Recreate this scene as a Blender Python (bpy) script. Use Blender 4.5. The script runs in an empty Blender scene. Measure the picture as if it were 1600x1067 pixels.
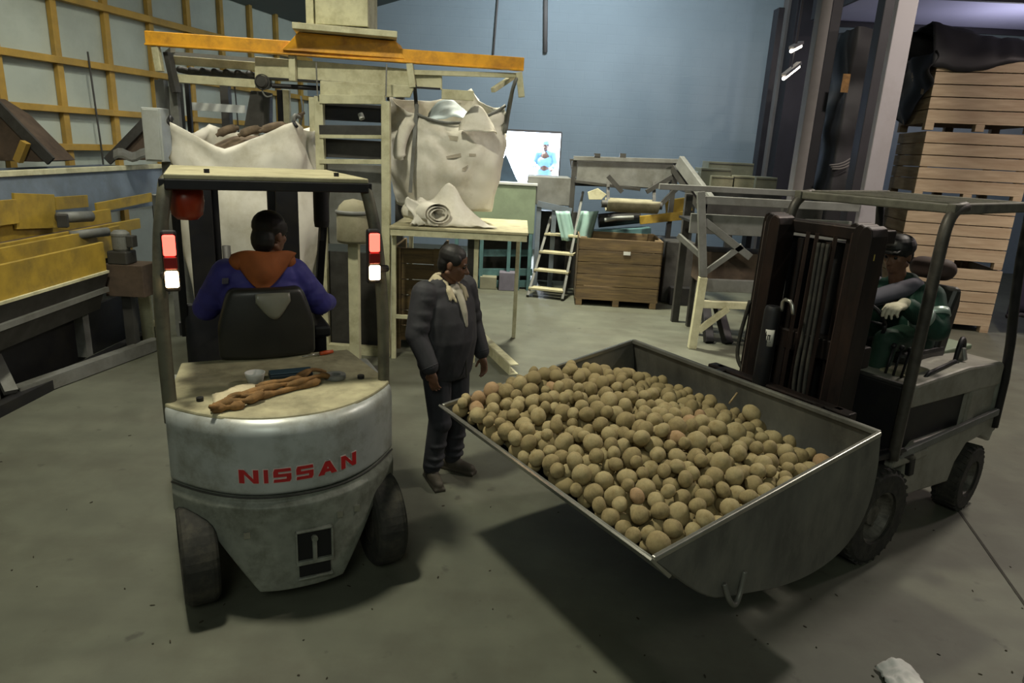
import bpy, bmesh, math, random
from mathutils import Vector, Matrix, Euler, Quaternion
C = bpy.context.scene.collection
V = Vector
R = math.radians
random.seed(7)

# ---------------------------------------------------------------- camera numbers (also used to read distances off the photo)
FPX, PITCH, ROLL, EYE = 1067.0, R(15.8), R(2.9), 2.4
def ray(px, py):
    x = (px - 800) / FPX; y = -(py - 533.5) / FPX
    c, s = math.cos(ROLL), math.sin(ROLL)
    xr = x * c - y * s; yu = x * s + y * c
    return (xr, math.cos(PITCH) + yu * math.sin(PITCH), -math.sin(PITCH) + yu * math.cos(PITCH))
def W(px, py, Y):
    r = ray(px, py); t = Y / r[1]
    return V((r[0] * t, Y, EYE + r[2] * t))
def G(px, py, z=0.0):
    r = ray(px, py); t = (z - EYE) / r[2]
    return V((r[0] * t, r[1] * t, z))

# ---------------------------------------------------------------- materials
def lin(h):
    h = h.lstrip('#')
    return tuple(((v / 12.92) if v <= .04045 else ((v + .055) / 1.055) ** 2.4) for v in (int(h[i:i + 2], 16) / 255 for i in (0, 2, 4)))
def mat(name, col, rough=.6, metal=0.0, var=.18, scale=6.0, bump=0.0, col2=None, dirt=None, stretch=(1, 1, 1), spec=.5, emit=0, detail=6):
    m = bpy.data.materials.new(name); m.use_nodes = True
    nt = m.node_tree; N = nt.nodes; L = nt.links
    b = N['Principled BSDF']
    c = lin(col)
    b.inputs['Roughness'].default_value = rough; b.inputs['Metallic'].default_value = metal
    b.inputs['Specular IOR Level'].default_value = spec
    tc = N.new('ShaderNodeTexCoord'); mp = N.new('ShaderNodeMapping'); mp.inputs['Scale'].default_value = stretch
    L.new(tc.outputs['Object'], mp.inputs['Vector'])
    nz = N.new('ShaderNodeTexNoise'); nz.inputs['Scale'].default_value = scale; nz.inputs['Detail'].default_value = detail
    L.new(mp.outputs['Vector'], nz.inputs['Vector'])
    rp = N.new('ShaderNodeValToRGB'); rp.color_ramp.elements[0].position = .32; rp.color_ramp.elements[1].position = .68
    a2 = lin(col2) if col2 else tuple(min(1, v * (1 + var)) for v in c)
    a1 = c if col2 else tuple(v * (1 - var) for v in c)
    rp.color_ramp.elements[0].color = (*a1, 1); rp.color_ramp.elements[1].color = (*a2, 1)
    L.new(nz.outputs['Fac'], rp.inputs['Fac'])
    out = rp.outputs['Color']
    if dirt:
        n2 = N.new('ShaderNodeTexNoise'); n2.inputs['Scale'].default_value = scale * .45; n2.inputs['Detail'].default_value = 9; n2.inputs['Roughness'].default_value = .7
        L.new(mp.outputs['Vector'], n2.inputs['Vector'])
        r2 = N.new('ShaderNodeValToRGB'); r2.color_ramp.elements[0].position = .46; r2.color_ramp.elements[1].position = .72
        L.new(n2.outputs['Fac'], r2.inputs['Fac'])
        mx = N.new('ShaderNodeMix'); mx.data_type = 'RGBA'
        L.new(r2.outputs['Color'], mx.inputs[0]); L.new(out, mx.inputs[6]); mx.inputs[7].default_value = (*lin(dirt), 1)
        out = mx.outputs[2]
    L.new(out, b.inputs['Base Color'])
    if bump:
        bp = N.new('ShaderNodeBump'); bp.inputs['Strength'].default_value = bump; bp.inputs['Distance'].default_value = .02
        L.new(nz.outputs['Fac'], bp.inputs['Height']); L.new(bp.outputs['Normal'], b.inputs['Normal'])
    if emit:
        b.inputs['Emission Color'].default_value = (*c, 1); b.inputs['Emission Strength'].default_value = emit
    return m

# ---------------------------------------------------------------- objects
ROOTM = {}
def mtx(o):
    m = Matrix.Identity(4)
    while o is not None:
        if o.name in ROOTM: m = ROOTM[o.name] @ m
        o = o.parent
    return m
def setp(o, label=None, cat=None, group=None, kind=None):
    if label: o['label'] = label
    if cat: o['category'] = cat
    if group: o['group'] = group
    if kind: o['kind'] = kind
    return o
def thing(name, label, cat, loc=(0, 0, 0), rotz=0.0, group=None):
    o = bpy.data.objects.new(name, None); C.objects.link(o)
    o.empty_display_size = .1
    o.location = loc; o.rotation_euler = (0, 0, rotz)
    ROOTM[o.name] = Matrix.Translation(V(loc)) @ Matrix.Rotation(rotz, 4, 'Z')
    return setp(o, label, cat, group)

def frame(d, up=(0, 0, 1)):
    z = V(d).normalized(); u = V(up)
    if abs(z.dot(u.normalized())) > .98: u = V((0, 1, 0)) if abs(z.y) < .9 else V((1, 0, 0))
    x = u.cross(z).normalized(); y = z.cross(x)
    return x, y, z

class MB:
    def __init__(s): s.bm = bmesh.new()
    def faces(s, vs, fs):
        b = [s.bm.verts.new(v) for v in vs]
        for f in fs:
            try: s.bm.faces.new([b[i] for i in f])
            except ValueError: pass
        return s
    def box(s, c, size, rot=(0, 0, 0)):
        e = Euler(rot).to_matrix(); c = V(c)
        vs = [c + e @ V((sx * size[0] / 2, sy * size[1] / 2, sz * size[2] / 2)) for sx in (-1, 1) for sy in (-1, 1) for sz in (-1, 1)]
        return s.faces(vs, [(0, 1, 3, 2), (4, 6, 7, 5), (0, 4, 5, 1), (2, 3, 7, 6), (0, 2, 6, 4), (1, 5, 7, 3)])
    def bx(s, a, b):
        a = V(a); b = V(b)
        return s.box((a + b) / 2, [abs(b[i] - a[i]) for i in range(3)])
    def bar(s, p0, p1, w, h=None, up=(0, 0, 1)):
        h = h or w; p0 = V(p0); p1 = V(p1); x, y, z = frame(p1 - p0, up)
        vs = []
        for p in (p0, p1):
            for a, b in ((-1, -1), (1, -1), (1, 1), (-1, 1)): vs.append(p + x * a * w / 2 + y * b * h / 2)
        return s.faces(vs, [(3, 2, 1, 0), (4, 5, 6, 7), (0, 1, 5, 4), (1, 2, 6, 5), (2, 3, 7, 6), (3, 0, 4, 7)])
    def ubar(s, p0, p1, w, h, t=.012, up=(0, 0, 1), flip=1):
        # channel section: web plus two flanges
        p0 = V(p0); p1 = V(p1); x, y, z = frame(p1 - p0, up)
        s.bar(p0, p1, t, h, up)
        for k in (-1, 1):
            o = y * k * (h / 2 - t / 2) + x * flip * w / 2
            s.bar(p0 + o, p1 + o, w, t, up)
        return s
    def cyl(s, p0, p1, r0, r1=None, n=20):
        r1 = r0 if r1 is None else r1; p0 = V(p0); p1 = V(p1); x, y, z = frame(p1 - p0)
        vs = []
        for p, r in ((p0, r0), (p1, r1)):
            for i in range(n):
                a = 2 * math.pi * i / n; vs.append(p + x * math.cos(a) * r + y * math.sin(a) * r)
        fs = [(i, (i + 1) % n, n + (i + 1) % n, n + i) for i in range(n)] + [tuple(range(n))[::-1], tuple(range(n, 2 * n))]
        return s.faces(vs, fs)
    def tube(s, pts, r, n=10, smooth_pts=0):
        pts = [V(p) for p in pts]
        for _ in range(smooth_pts):
            q = [pts[0]]
            for a, b in zip(pts, pts[1:]): q += [a.lerp(b, .25), a.lerp(b, .75)]
            pts = q + [pts[-1]]
        vs = []; fs = []; x = None
        for i, p in enumerate(pts):
            d = (pts[min(i + 1, len(pts) - 1)] - pts[max(i - 1, 0)]).normalized()
            if x is None: x, y, _ = frame(d)
            else: x = (x - d * x.dot(d)).normalized()
            y = d.cross(x)
            rr = r if not isinstance(r, (list, tuple)) else r[min(len(r) - 1, int(i / max(1, len(pts) - 1) * (len(r) - 1) + .5))]
            for k in range(n):
                a = 2 * math.pi * k / n; vs.append(p + x * math.cos(a) * rr + y * math.sin(a) * rr)
        for i in range(len(pts) - 1):
            for k in range(n): fs.append((i * n + k, i * n + (k + 1) % n, (i + 1) * n + (k + 1) % n, (i + 1) * n + k))
        fs += [tuple(range(n))[::-1], tuple(range((len(pts) - 1) * n, len(pts) * n))]
        return s.faces(vs, fs)
    def prism(s, poly, fn, d0, d1):
        n = len(poly)
        vs = [V(fn(a, b, d0)) for a, b in poly] + [V(fn(a, b, d1)) for a, b in poly]
        fs = [tuple(range(n))[::-1], tuple(range(n, 2 * n))] + [(i, (i + 1) % n, n + (i + 1) % n, n + i) for i in range(n)]
        return s.faces(vs, fs)
    def grid(s, nu, nv, fn, closeu=False):
        vs = [V(fn(u / nu, v / nv)) for u in range(nu + (0 if closeu else 1)) for v in range(nv + 1)]
        m = nu if closeu else nu + 1
        fs = []
        for u in range(nu):
            for v in range(nv):
                a = u * (nv + 1) + v; b = ((u + 1) % m) * (nv + 1) + v
                fs.append((a, b, b + 1, a + 1))
        return s.faces(vs, fs)
    def ell(s, c, r, rot=(0, 0, 0), n=14):
        if isinstance(r, (int, float)): r = (r, r, r)
        e = Euler(rot).to_matrix() if not isinstance(rot, Matrix) else rot
        c = V(c); vs = [c + e @ V((0, 0, -r[2]))]; rows = n // 2
        for j in range(1, rows):
            t = -math.pi / 2 + math.pi * j / rows
            for i in range(n):
                a = 2 * math.pi * i / n
                vs.append(c + e @ V((r[0] * math.cos(t) * math.cos(a), r[1] * math.cos(t) * math.sin(a), r[2] * math.sin(t))))
        vs.append(c + e @ V((0, 0, r[2]))); fs = []; last = len(vs) - 1
        for i in range(n):
            fs.append((0, 1 + (i + 1) % n, 1 + i)); b = 1 + (rows - 2) * n
            fs.append((last, b + i, b + (i + 1) % n))
            for j in range(rows - 2):
                q = 1 + j * n; fs.append((q + i, q + (i + 1) % n, q + n + (i + 1) % n, q + n + i))
        return s.faces(vs, fs)
    def cap(s, p0, p1, r0, r1=None, n=14):
        # tapered limb with round ends
        r1 = r0 if r1 is None else r1; p0 = V(p0); p1 = V(p1); d = p1 - p0
        if d.length < 1e-5: return s.ell(p0, r0)
        x, y, z = frame(d); rings = []
        for k in range(1, 5):
            t = -math.pi / 2 + (math.pi / 2) * k / 4; rings.append((p0 + z * r0 * math.sin(t), r0 * math.cos(t)))
        for k in range(0, 4):
            t = (math.pi / 2) * k / 4; rings.append((p1 + z * r1 * math.sin(t), r1 * math.cos(t)))
        vs = [p0 - z * r0]; fs = []
        for p, r in rings:
            for i in range(n):
                a = 2 * math.pi * i / n; vs.append(p + x * math.cos(a) * r + y * math.sin(a) * r)
        vs.append(p1 + z * r1); m = len(rings); last = len(vs) - 1
        for i in range(n):
            fs.append((0, 1 + (i + 1) % n, 1 + i)); b = 1 + (m - 1) * n; fs.append((last, b + i, b + (i + 1) % n))
            for j in range(m - 1):
                q = 1 + j * n; fs.append((q + i, q + (i + 1) % n, q + n + (i + 1) % n, q + n + i))
        return s.faces(vs, fs)
    def lathe(s, prof, c, axis=(0, 0, 1), n=28):
        x, y, z = frame(axis); c = V(c); m = len(prof)
        vs = [c + z * h + (x * math.cos(2 * math.pi * i / n) + y * math.sin(2 * math.pi * i / n)) * r for i in range(n) for r, h in prof]
        fs = [(i * m + j, ((i + 1) % n) * m + j, ((i + 1) % n) * m + j + 1, i * m + j + 1) for i in range(n) for j in range(m - 1)]
        s.faces(vs, fs); bmesh.ops.remove_doubles(s.bm, verts=s.bm.verts[:], dist=1e-5); return s
    def build(s, name, m, parent=None, smooth=False, bevel=0.0, solid=0.0, sub=0, world=True, voxel=0, soft=0, angle=35, recalc=True):
        if recalc: bmesh.ops.recalc_face_normals(s.bm, faces=s.bm.faces[:])
        me = bpy.data.meshes.new(name); s.bm.to_mesh(me); s.bm.free()
        if parent is not None and world: me.transform(mtx(parent).inverted())
        o = bpy.data.objects.new(name, me); C.objects.link(o)
        if parent is not None: o.parent = parent
        if m: me.materials.append(m)
        if voxel:
            md = o.modifiers.new('r', 'REMESH'); md.mode = 'VOXEL'; md.voxel_size = voxel; md.use_smooth_shade = True
            if soft: sm = o.modifiers.new('s', 'SMOOTH'); sm.factor = .5; sm.iterations = soft
            dg = bpy.context.evaluated_depsgraph_get()
            me2 = bpy.data.meshes.new_from_object(o.evaluated_get(dg)); o.modifiers.clear(); o.data = me2; me2.name = name
            bpy.data.meshes.remove(me)
            if not me2.materials and m: me2.materials.append(m)
            smooth = True; me = me2
        if smooth: me.polygons.foreach_set('use_smooth', [True] * len(me.polygons))
        if solid: md = o.modifiers.new('solid', 'SOLIDIFY'); md.thickness = solid; md.offset = 0
        if bevel: md = o.modifiers.new('bevel', 'BEVEL'); md.width = bevel; md.segments = 2; md.limit_method = 'ANGLE'; md.angle_limit = R(angle)
        if sub: md = o.modifiers.new('sub', 'SUBSURF'); md.levels = sub; md.render_levels = sub
        return o

def copy_tree(o, parent=None, label=None):
    c = o.copy(); C.objects.link(c); c.parent = parent
    if label: c['label'] = label
    for ch in list(o.children): copy_tree(ch, c)
    return c
def nz(x, y=0.0, z=0.0):
    from mathutils import noise
    return noise.noise(V((x, y, z)))

# ---------------------------------------------------------------- palette
M = {}
def pal():
    M['silver'] = mat('silver_paint', '#a9adab', .38, .25, .08, 9, dirt='#7d7d70')
    M['lower_grey'] = mat('scuffed_cast_grey', '#7f8278', .6, .15, .15, 14, bump=.15, dirt='#55564a')
    M['hood_dust'] = mat('dusty_hood', '#9d9779', .75, 0, .18, 10, dirt='#6f6a52')
    M['black'] = mat('black_paint', '#16161a', .55, .2, .25, 8, dirt='#26241f')
    M['mast'] = mat('greasy_mast_steel', '#241f1e', .45, .6, .3, 12, dirt='#3a2c26', stretch=(1, 1, .3))
    M['mast_edge'] = mat('worn_mast_edge', '#5a4b45', .4, .7, .3, 18, stretch=(1, 1, .2))
    M['rubber'] = mat('tyre_rubber', '#24231f', .85, 0, .25, 20, bump=.2, dirt='#403d33')
    M['rim'] = mat('wheel_rim', '#66625a', .6, .3, .2, 20, dirt='#2a2925')
    M['red'] = mat('letter_red', '#a81f22', .45, 0, .1, 20)
    M['cream'] = mat('cream_paint', '#c2bf9f', .6, 0, .1, 9, dirt='#97916f')
    M['guard_cream'] = mat('dusty_guard_top', '#aaa484', .75, 0, .12, 8, dirt='#878065')
    M['orange'] = mat('orange_beam_paint', '#e0a01c', .55, 0, .1, 8, dirt='#a06a1c')
    M['yellow'] = mat('yellow_paint', '#a0852e', .6, 0, .15, 6, dirt='#75632c')
    M['frame_yellow'] = mat('frame_yellow_paint', '#a9883c', .6, 0, .12, 4, dirt='#87703a')
    M['panel'] = mat('wall_panel', '#a9b1a6', .62, 0, .06, 1.2, dirt='#959c92')
    M['wallblue'] = mat('painted_blocks', '#8fa2aa', .75, 0, .05, .8, dirt='#82959c')
    M['bag'] = mat('woven_white_bag', '#dcd8cc', .8, 0, .05, 5, bump=.1, dirt='#bdb6a2')
    M['bagdark'] = mat('dusty_bag_liner', '#8f8a72', .85, 0, .12, 6, bump=.1, dirt='#6d6850')
    M['bluebag'] = mat('pale_liner', '#b7c4c8', .55, 0, .06, 5)
    M['grey'] = mat('machine_grey', '#6f706c', .6, .1, .15, 6, dirt='#57564e')
    M['greyd'] = mat('dark_machine_grey', '#3f3e3b', .6, .2, .2, 7, dirt='#2c2a26')
    M['bluegrey'] = mat('blue_grey_tank_paint', '#66717d', .6, 0, .12, 4, dirt='#565c60')
    M['sacking'] = mat('dirty_sacking', '#6b5c4a', .9, 0, .25, 14, bump=.3, dirt='#4a3e31')
    M['brown'] = mat('rusty_brown', '#54463a', .7, .1, .2, 6, dirt='#332820')
    M['wood'] = mat('crate_wood', '#8a7654', .75, 0, .25, 3, bump=.1, col2='#a18b64', stretch=(1, 1, 9), dirt='#6b5a40')
    M['woodd'] = mat('dark_crate_wood', '#5b4b34', .8, 0, .25, 3, bump=.1, col2='#75613f', stretch=(1, 1, 9), dirt='#43382a')
    M['woodp'] = mat('pale_stack_wood', '#98866c', .75, 0, .25, 2.5, bump=.1, col2='#ad9a7f', stretch=(1, 1, 9), dirt='#8a7358')
    M['steel'] = mat('bucket_steel', '#5c5c57', .5, .35, .3, 5, dirt='#7d7c72', stretch=(1, 1, .5))
    M['steeledge'] = mat('worn_bright_steel', '#a5a49c', .28, .8, .12, 16)
    M['green'] = mat('pale_green_tank', '#78866f', .6, 0, .1, 4, dirt='#687360')
    M['teal'] = mat('teal_machine_paint', '#4b6e70', .6, 0, .15, 6, dirt='#36484a')
    M['potato'] = mat('potato_skin', '#9a8c66', .85, 0, .14, 2.2, bump=.06, dirt='#7d6c46')
    M['potato2'] = mat('earthy_potato_skin', '#8d7e58', .85, 0, .16, 2, bump=.06, dirt='#665739')
    M['potato3'] = mat('reddish_potato_skin', '#9c8160', .85, 0, .14, 2, bump=.06, dirt='#866a46')
    M['skin'] = mat('skin', '#6b4a36', .55, 0, .1, 14)
    M['hair'] = mat('dark_hair', '#15120f', .6, 0, .3, 60, stretch=(1, 1, .2))
    M['jacket'] = mat('charcoal_jacket', '#2a2a2e', .75, 0, .2, 12, bump=.12)
    M['trouser'] = mat('dark_trousers', '#26272c', .8, 0, .2, 12, bump=.12)
    M['shoe'] = mat('dusty_shoes', '#3b362c', .7, 0, .25, 14)
    M['collar'] = mat('pale_fleece_collar', '#b3a88b', .85, 0, .1, 30, bump=.3)
    M['purple'] = mat('indigo_jacket', '#33307a', .7, 0, .15, 9, bump=.1)
    M['hoodor'] = mat('rust_orange_hood_lining', '#8a4a1c', .8, 0, .15, 12)
    M['glove'] = mat('black_glove', '#141413', .8, 0, .2, 20)
    M['seat'] = mat('black_vinyl_seat', '#23231f', .42, 0, .2, 6)
    M['greenjk'] = mat('green_workwear', '#0c3428', .7, 0, .2, 9, bump=.1)
    M['reflect'] = mat('silver_reflective_tape', '#9fb0a8', .35, .4, .08, 20)
    M['lilac'] = mat('grey_lilac_sleeve', '#66636f', .75, 0, .12, 9)
    M['whiteg'] = mat('off_white_glove', '#c4bda6', .8, 0, .08, 20)
    M['column'] = mat('pale_column_paint', '#8f8a8e', .7, 0, .05, 2, dirt='#827b7b')
    M['columng'] = mat('grey_column_paint', '#6b6765', .7, 0, .06, 2, dirt='#5a5654')
    M['columnd'] = mat('dark_column_steel', '#262429', .6, .2, .15, 4)
    M['film'] = mat('black_plastic_film', '#100f13', .62, 0, .2, 5, bump=.2)
    M['purplef'] = mat('dark_purple_sheet', '#2b2636', .5, 0, .15, 3, bump=.15)
    M['ceil'] = mat('dim_roof_sheet', '#5a6262', .8, 0, .08, 1)
    M['ceilr'] = mat('lilac_roof_sheet', '#a6a4bd', .7, 0, .06, 1)
    M['white'] = mat('white_paper', '#d8d8d2', .8, 0, .04, 20)
    M['whitep'] = mat('white_box_paint', '#b9bdbb', .5, 0, .05, 5, dirt='#a3a69c')
    M['amber'] = mat('amber_lens', '#8a2c10', .35, 0, .1, 10)
    M['carton'] = mat('grey_green_carton', '#7d7c68', .8, 0, .12, 5, dirt='#686856')
    M['aqua'] = mat('pale_aqua_film', '#93b3ab', .5, 0, .1, 6)
    M['cloth_brown'] = mat('dirty_brown_strap', '#7a5a32', .85, 0, .25, 25, bump=.3, dirt='#55401f')
    M['dirt'] = mat('dropped_soil', '#2b2619', .95, 0, .3, 40)
pal()
# ================================================================ the setting
def struct(o): o['kind'] = 'structure'; return o

def floor_mat():
    m = mat('concrete_floor', '#57594c', .6, 0, .14, 3.2, bump=.05, dirt='#4a493d', detail=12)
    nt = m.node_tree; N = nt.nodes; L = nt.links; b = N['Principled BSDF']
    src = b.inputs['Base Color'].links[0].from_socket
    tc = N.new('ShaderNodeTexCoord')
    # dark stains, drops of soil and broad tyre-worn streaks, all fixed in the concrete
    n = N.new('ShaderNodeTexNoise'); n.inputs['Scale'].default_value = 7; n.inputs['Detail'].default_value = 4
    L.new(tc.outputs['Object'], n.inputs['Vector'])
    r = N.new('ShaderNodeValToRGB'); r.color_ramp.elements[0].position = .66; r.color_ramp.elements[1].position = .74
    L.new(n.outputs['Fac'], r.inputs['Fac'])
    mx = N.new('ShaderNodeMix'); mx.data_type = 'RGBA'; mx.inputs[7].default_value = (*lin('#2e2c25'), 1)
    mu = N.new('ShaderNodeMath'); mu.operation = 'MULTIPLY'; mu.inputs[1].default_value = .6
    L.new(r.outputs['Color'], mu.inputs[0]); L.new(mu.outputs[0], mx.inputs[0]); L.new(src, mx.inputs[6])
    mp = N.new('ShaderNodeMapping'); mp.inputs['Rotation'].default_value = (0, 0, R(38)); mp.inputs['Scale'].default_value = (.5, 4, 1)
    L.new(tc.outputs['Object'], mp.inputs['Vector'])
    n2 = N.new('ShaderNodeTexNoise'); n2.inputs['Scale'].default_value = 1.3; n2.inputs['Detail'].default_value = 8
    L.new(mp.outputs['Vector'], n2.inputs['Vector'])
    r2 = N.new('ShaderNodeValToRGB'); r2.color_ramp.elements[0].position = .45; r2.color_ramp.elements[1].position = .7
    L.new(n2.outputs['Fac'], r2.inputs['Fac'])
    m2 = N.new('ShaderNodeMix'); m2.data_type = 'RGBA'; m2.inputs[7].default_value = (*lin('#45443a'), 1)
    mu2 = N.new('ShaderNodeMath'); mu2.operation = 'MULTIPLY'; mu2.inputs[1].default_value = .3
    L.new(r2.outputs['Color'], mu2.inputs[0]); L.new(mu2.outputs[0], m2.inputs[0]); L.new(mx.outputs[2], m2.inputs[6])
    L.new(m2.outputs[2], b.inputs['Base Color'])
    return m
struct(MB().bx((-14, -3, -.2), (16, 20.5, 0)).build('floor', floor_mat()))
jm = mat('joint_filler', '#2f2d26', .9, 0, .2, 20)
a, b = G(1470, 758), G(1640, 1000)
struct(MB().bar(a + V((0, 0, .001)), b + V((0, 0, .001)), .018, .004).build('trim_1', jm))

# panelled wall on yellow framing, running back at 13 degrees
PHI, DW = R(13), 8.8
wd = V((math.sin(PHI), math.cos(PHI), 0)); wn = V((math.cos(PHI), -math.sin(PHI), 0))
def WL(s, z, off=0.0): return wn * (-DW + off) + wd * s + V((0, 0, z))
wroot = MB().faces([WL(-2, 0, -.2), WL(17.3, 0, -.2), WL(17.3, 0), WL(-2, 0), WL(-2, 4.9, -.2), WL(17.3, 4.9, -.2), WL(17.3, 4.9), WL(-2, 4.9)],
    [(0, 1, 2, 3), (4, 5, 6, 7), (0, 1, 5, 4), (1, 2, 6, 5), (2, 3, 7, 6), (3, 0, 4, 7)]).build('wall_left', M['panel'])
struct(wroot)
for k in range(18):
    s_ = .15 + .93 * k + 0
    st = MB().bar(WL(s_, 0, .05), WL(s_, 4.9, .05), .08, .1, up=wd).build('stud', M['frame_yellow'], wroot, bevel=.006)
for z_, hh in ((1.25, .09), (2.1, .09), (2.62, .09), (3.28, .095), (4.12, .1)):
    MB().bar(WL(-2, z_, .07), WL(17.2, z_, .07), .14, hh).build('rail', M['frame_yellow'], wroot, bevel=.006)
# loose cables hanging down the panels
for i, s_ in enumerate((8.95, 12.4)):
    setp(MB().tube([WL(s_, 3.45, .16), WL(s_ + .02, 2.7, .17), WL(s_ + .05, 2.0, .17), WL(s_ + .04, 1.2, .16)], .013).build('cable', M['greyd'], wroot, smooth=True))

# painted block wall at the back with the bright opening
bw = MB()
BY = 17.0
xa, xb = W(786, 230, BY).x, W(876, 230, BY).x
zt, zb = W(830, 205, BY).z, 1.55
bw.bx((-5.4, BY, 0), (xa, BY + .25, 9)); bw.bx((xb, BY, 0), (14, BY + .25, 9)); bw.bx((xa, BY, zt), (xb, BY + .25, 9)); bw.bx((xa, BY, 0), (xb, BY + .25, zb))
def block_mat():
    m = mat('painted_block_wall', '#8b98a0', .75, 0, .05, .7, dirt='#828f97')
    nt = m.node_tree; N = nt.nodes; L = nt.links; b = N['Principled BSDF']
    tc = N.new('ShaderNodeTexCoord'); mp = N.new('ShaderNodeMapping'); mp.inputs['Rotation'].default_value = (R(90), 0, 0)
    br = N.new('ShaderNodeTexBrick'); br.inputs['Scale'].default_value = 1; br.inputs['Brick Width'].default_value = .45; br.inputs['Row Height'].default_value = .2; br.inputs['Mortar Size'].default_value = .012
    L.new(tc.outputs['Object'], mp.inputs['Vector']); L.new(mp.outputs['Vector'], br.inputs['Vector'])
    bp = N.new('ShaderNodeBump'); bp.inputs['Strength'].default_value = .35; bp.inputs['Distance'].default_value = .01; bp.invert = True
    L.new(br.outputs['Fac'], bp.inputs['Height']); L.new(bp.outputs['Normal'], b.inputs['Normal'])
    return m
struct(bw.build('wall_back', block_mat()))
fr = MB()
for p, q in (((xa, BY - .03, zt), (xb, BY - .03, zt)), ((xb, BY - .03, zb), (xb, BY - .03, zt)), ((xa, BY - .03, zb), (xa, BY - .03, zt))): fr.bar(p, q, .035, .05)
struct(fr.build('trim_2', M['columng']))
# white box room added beyond the opening, lit from inside to overexpose it
brm = mat('glare_box_white', '#eef3fb', .8, 0, .02, 2)
rm = MB()
rm.bx((xa - 1.2, BY + 2.9, .9), (xb + 1.2, BY + 3, 3.4)); rm.bx((xa - 1.3, BY + .25, .9), (xa - 1.2, BY + 3, 3.4)); rm.bx((xb + 1.2, BY + .25, .9), (xb + 1.3, BY + 3, 3.4))
rm.bx((xa - 1.3, BY + .25, 3.4), (xb + 1.3, BY + 3, 3.5))
struct(rm.build('wall_glare_box', brm))
struct(MB().bx((xa - 1.3, BY + .25, .8), (xb + 1.3, BY + 3, .9)).build('floor_glare_box', mat('glare_box_floor', '#b9bec4', .7)))
# thin pipe on the block wall
struct(MB().tube([W(853, -40, BY - .06), W(852, 82, BY - .06)], .05).build('trim_3', M['columng'], smooth=True))
struct(MB().tube([W(781, -40, BY - .06), W(770, 95, BY - .06)], .02).build('trim_5', M['columng'], smooth=True))

# roof: rises from the panelled wall; lower lilac roof over the crate bay
ce = MB()
def CL(s, t): p = WL(s, 4.9) + V((1, 0, 0)) * t; p.z = 4.9 + t * .3; return p
ce.faces([CL(-2, 0), CL(17.4, 0), CL(17.4, 9), CL(-2, 9)], [(0, 1, 2, 3)])
ce.faces([CL(-2, 9), CL(17.4, 9), V((5.0, 17.3, 7.6)), V((5.0, -4, 7.6))], [(0, 1, 2, 3)])
struct(ce.build('ceiling', M['ceil'], solid=.1))
bay = MB().bx((5.7, 7.5, 5.15), (16, 15, 5.25)).build('ceiling_bay', M['ceilr']); struct(bay)
for y_ in (9.0, 12.2, 14.9): MB().bar((5.7, y_, 5.09), (16, y_, 5.09), .08, .1).build('purlin', M['columnd'], bay)
struct(MB().bx((5.65, 7.4, 5.15), (5.75, 15, 7.9)).build('wall_upper', M['columnd']))
struct(MB().bx((13.5, 3, 0), (13.7, 17, 5.2)).build('wall_right', M['columng']))

# columns along the crate bay
def column(px, py, Y, w, d, name, m, zt_=5.3):
    p = W(px, py, Y)
    c = MB(); c.bx((p.x - w / 2, Y, 0), (p.x + w / 2, Y + d, zt_))
    struct(c.build(name, m, bevel=.01))
column(1364, 300, 8.8, .235, .1, 'column_white', M['column'])
column(1246, 300, 10.8, .16, .2, 'column_grey', M['columng'])
column(1262, 300, 11.3, .16, .3, 'column_dark', M['columnd'])
column(1181, 300, 14.7, .12, .3, 'column_narrow', M['columnd'])  # narrow column in the dark steel colour
column(1196, 300, 16.6, .2, .3, 'column_far', M['columng'], 9)
column(1220, 300, 16.2, .5, .4, 'column_end', M['columnd'], 9)
column(1338, 300, 9.4, .14, .2, 'column_slim', M['columnd'])
# ================================================================ silver forklift seen from behind (x right, y forward, z up)
LFYAW = R(26.5)
LF = thing('forklift', 'silver forklift seen from behind with lit red and white tail lamps', 'forklift', (-1.21, 3.46, 0), LFYAW, 'forklifts')
def LP(name, mb, m, parent=None, **k):
    k.setdefault('world', False)
    return mb.build(name, m, parent or LF, **k)

# --- counterweight: plan outline swept through heights
def cw_half(z):
    return .585
def cw_y(x, z):
    # rear face: bulged in plan, tucked in under the bumper line
    t = abs(x) / .585
    bulge = .36 * (1 - t ** 2.3)
    tuck = 0
    if z > .99: tuck = .04 * ((z - .99) / .06) ** 2
    if z < .62: tuck = -.03 + .02 * (.62 - z)
    return -bulge - .02 + tuck
def rear_sheet(z0, z1, xl, nx=28, nzv=10, front=.1):
    """closed slab: rear surface z0..z1 with half width xl(z), front face at y=front"""
    mb = MB()
    vs = []; 
    for j in range(nzv + 1):
        z = z0 + (z1 - z0) * j / nzv; h = xl(z)
        for i in range(nx + 1):
            x = -h + 2 * h * i / nx; vs.append((x, cw_y(x, z), z))
    nb = len(vs)
    for j in range(nzv + 1):
        z = z0 + (z1 - z0) * j / nzv; h = xl(z)
        for i in range(nx + 1):
            x = -h + 2 * h * i / nx; vs.append((x, front, z))
    fs = []; w = nx + 1
    for j in range(nzv):
        for i in range(nx):
            a = j * w + i
            fs.append((a, a + 1, a + w + 1, a + w)); fs.append((nb + a, nb + a + w, nb + a + w + 1, nb + a + 1))
        for i in (0, nx):
            a = j * w + i; fs.append((a, a + w, nb + a + w, nb + a))
    for j in (0, nzv):
        for i in range(nx):
            a = j * w + i; fs.append((a, nb + a, nb + a + 1, a + 1))
    return mb.faces(vs, fs)
cw = LP('counterweight', rear_sheet(.66, 1.055, lambda z: .585, front=.55), M['silver'], smooth=False, bevel=.022, angle=50)
for p_ in cw.data.polygons: p_.use_smooth = True
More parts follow.
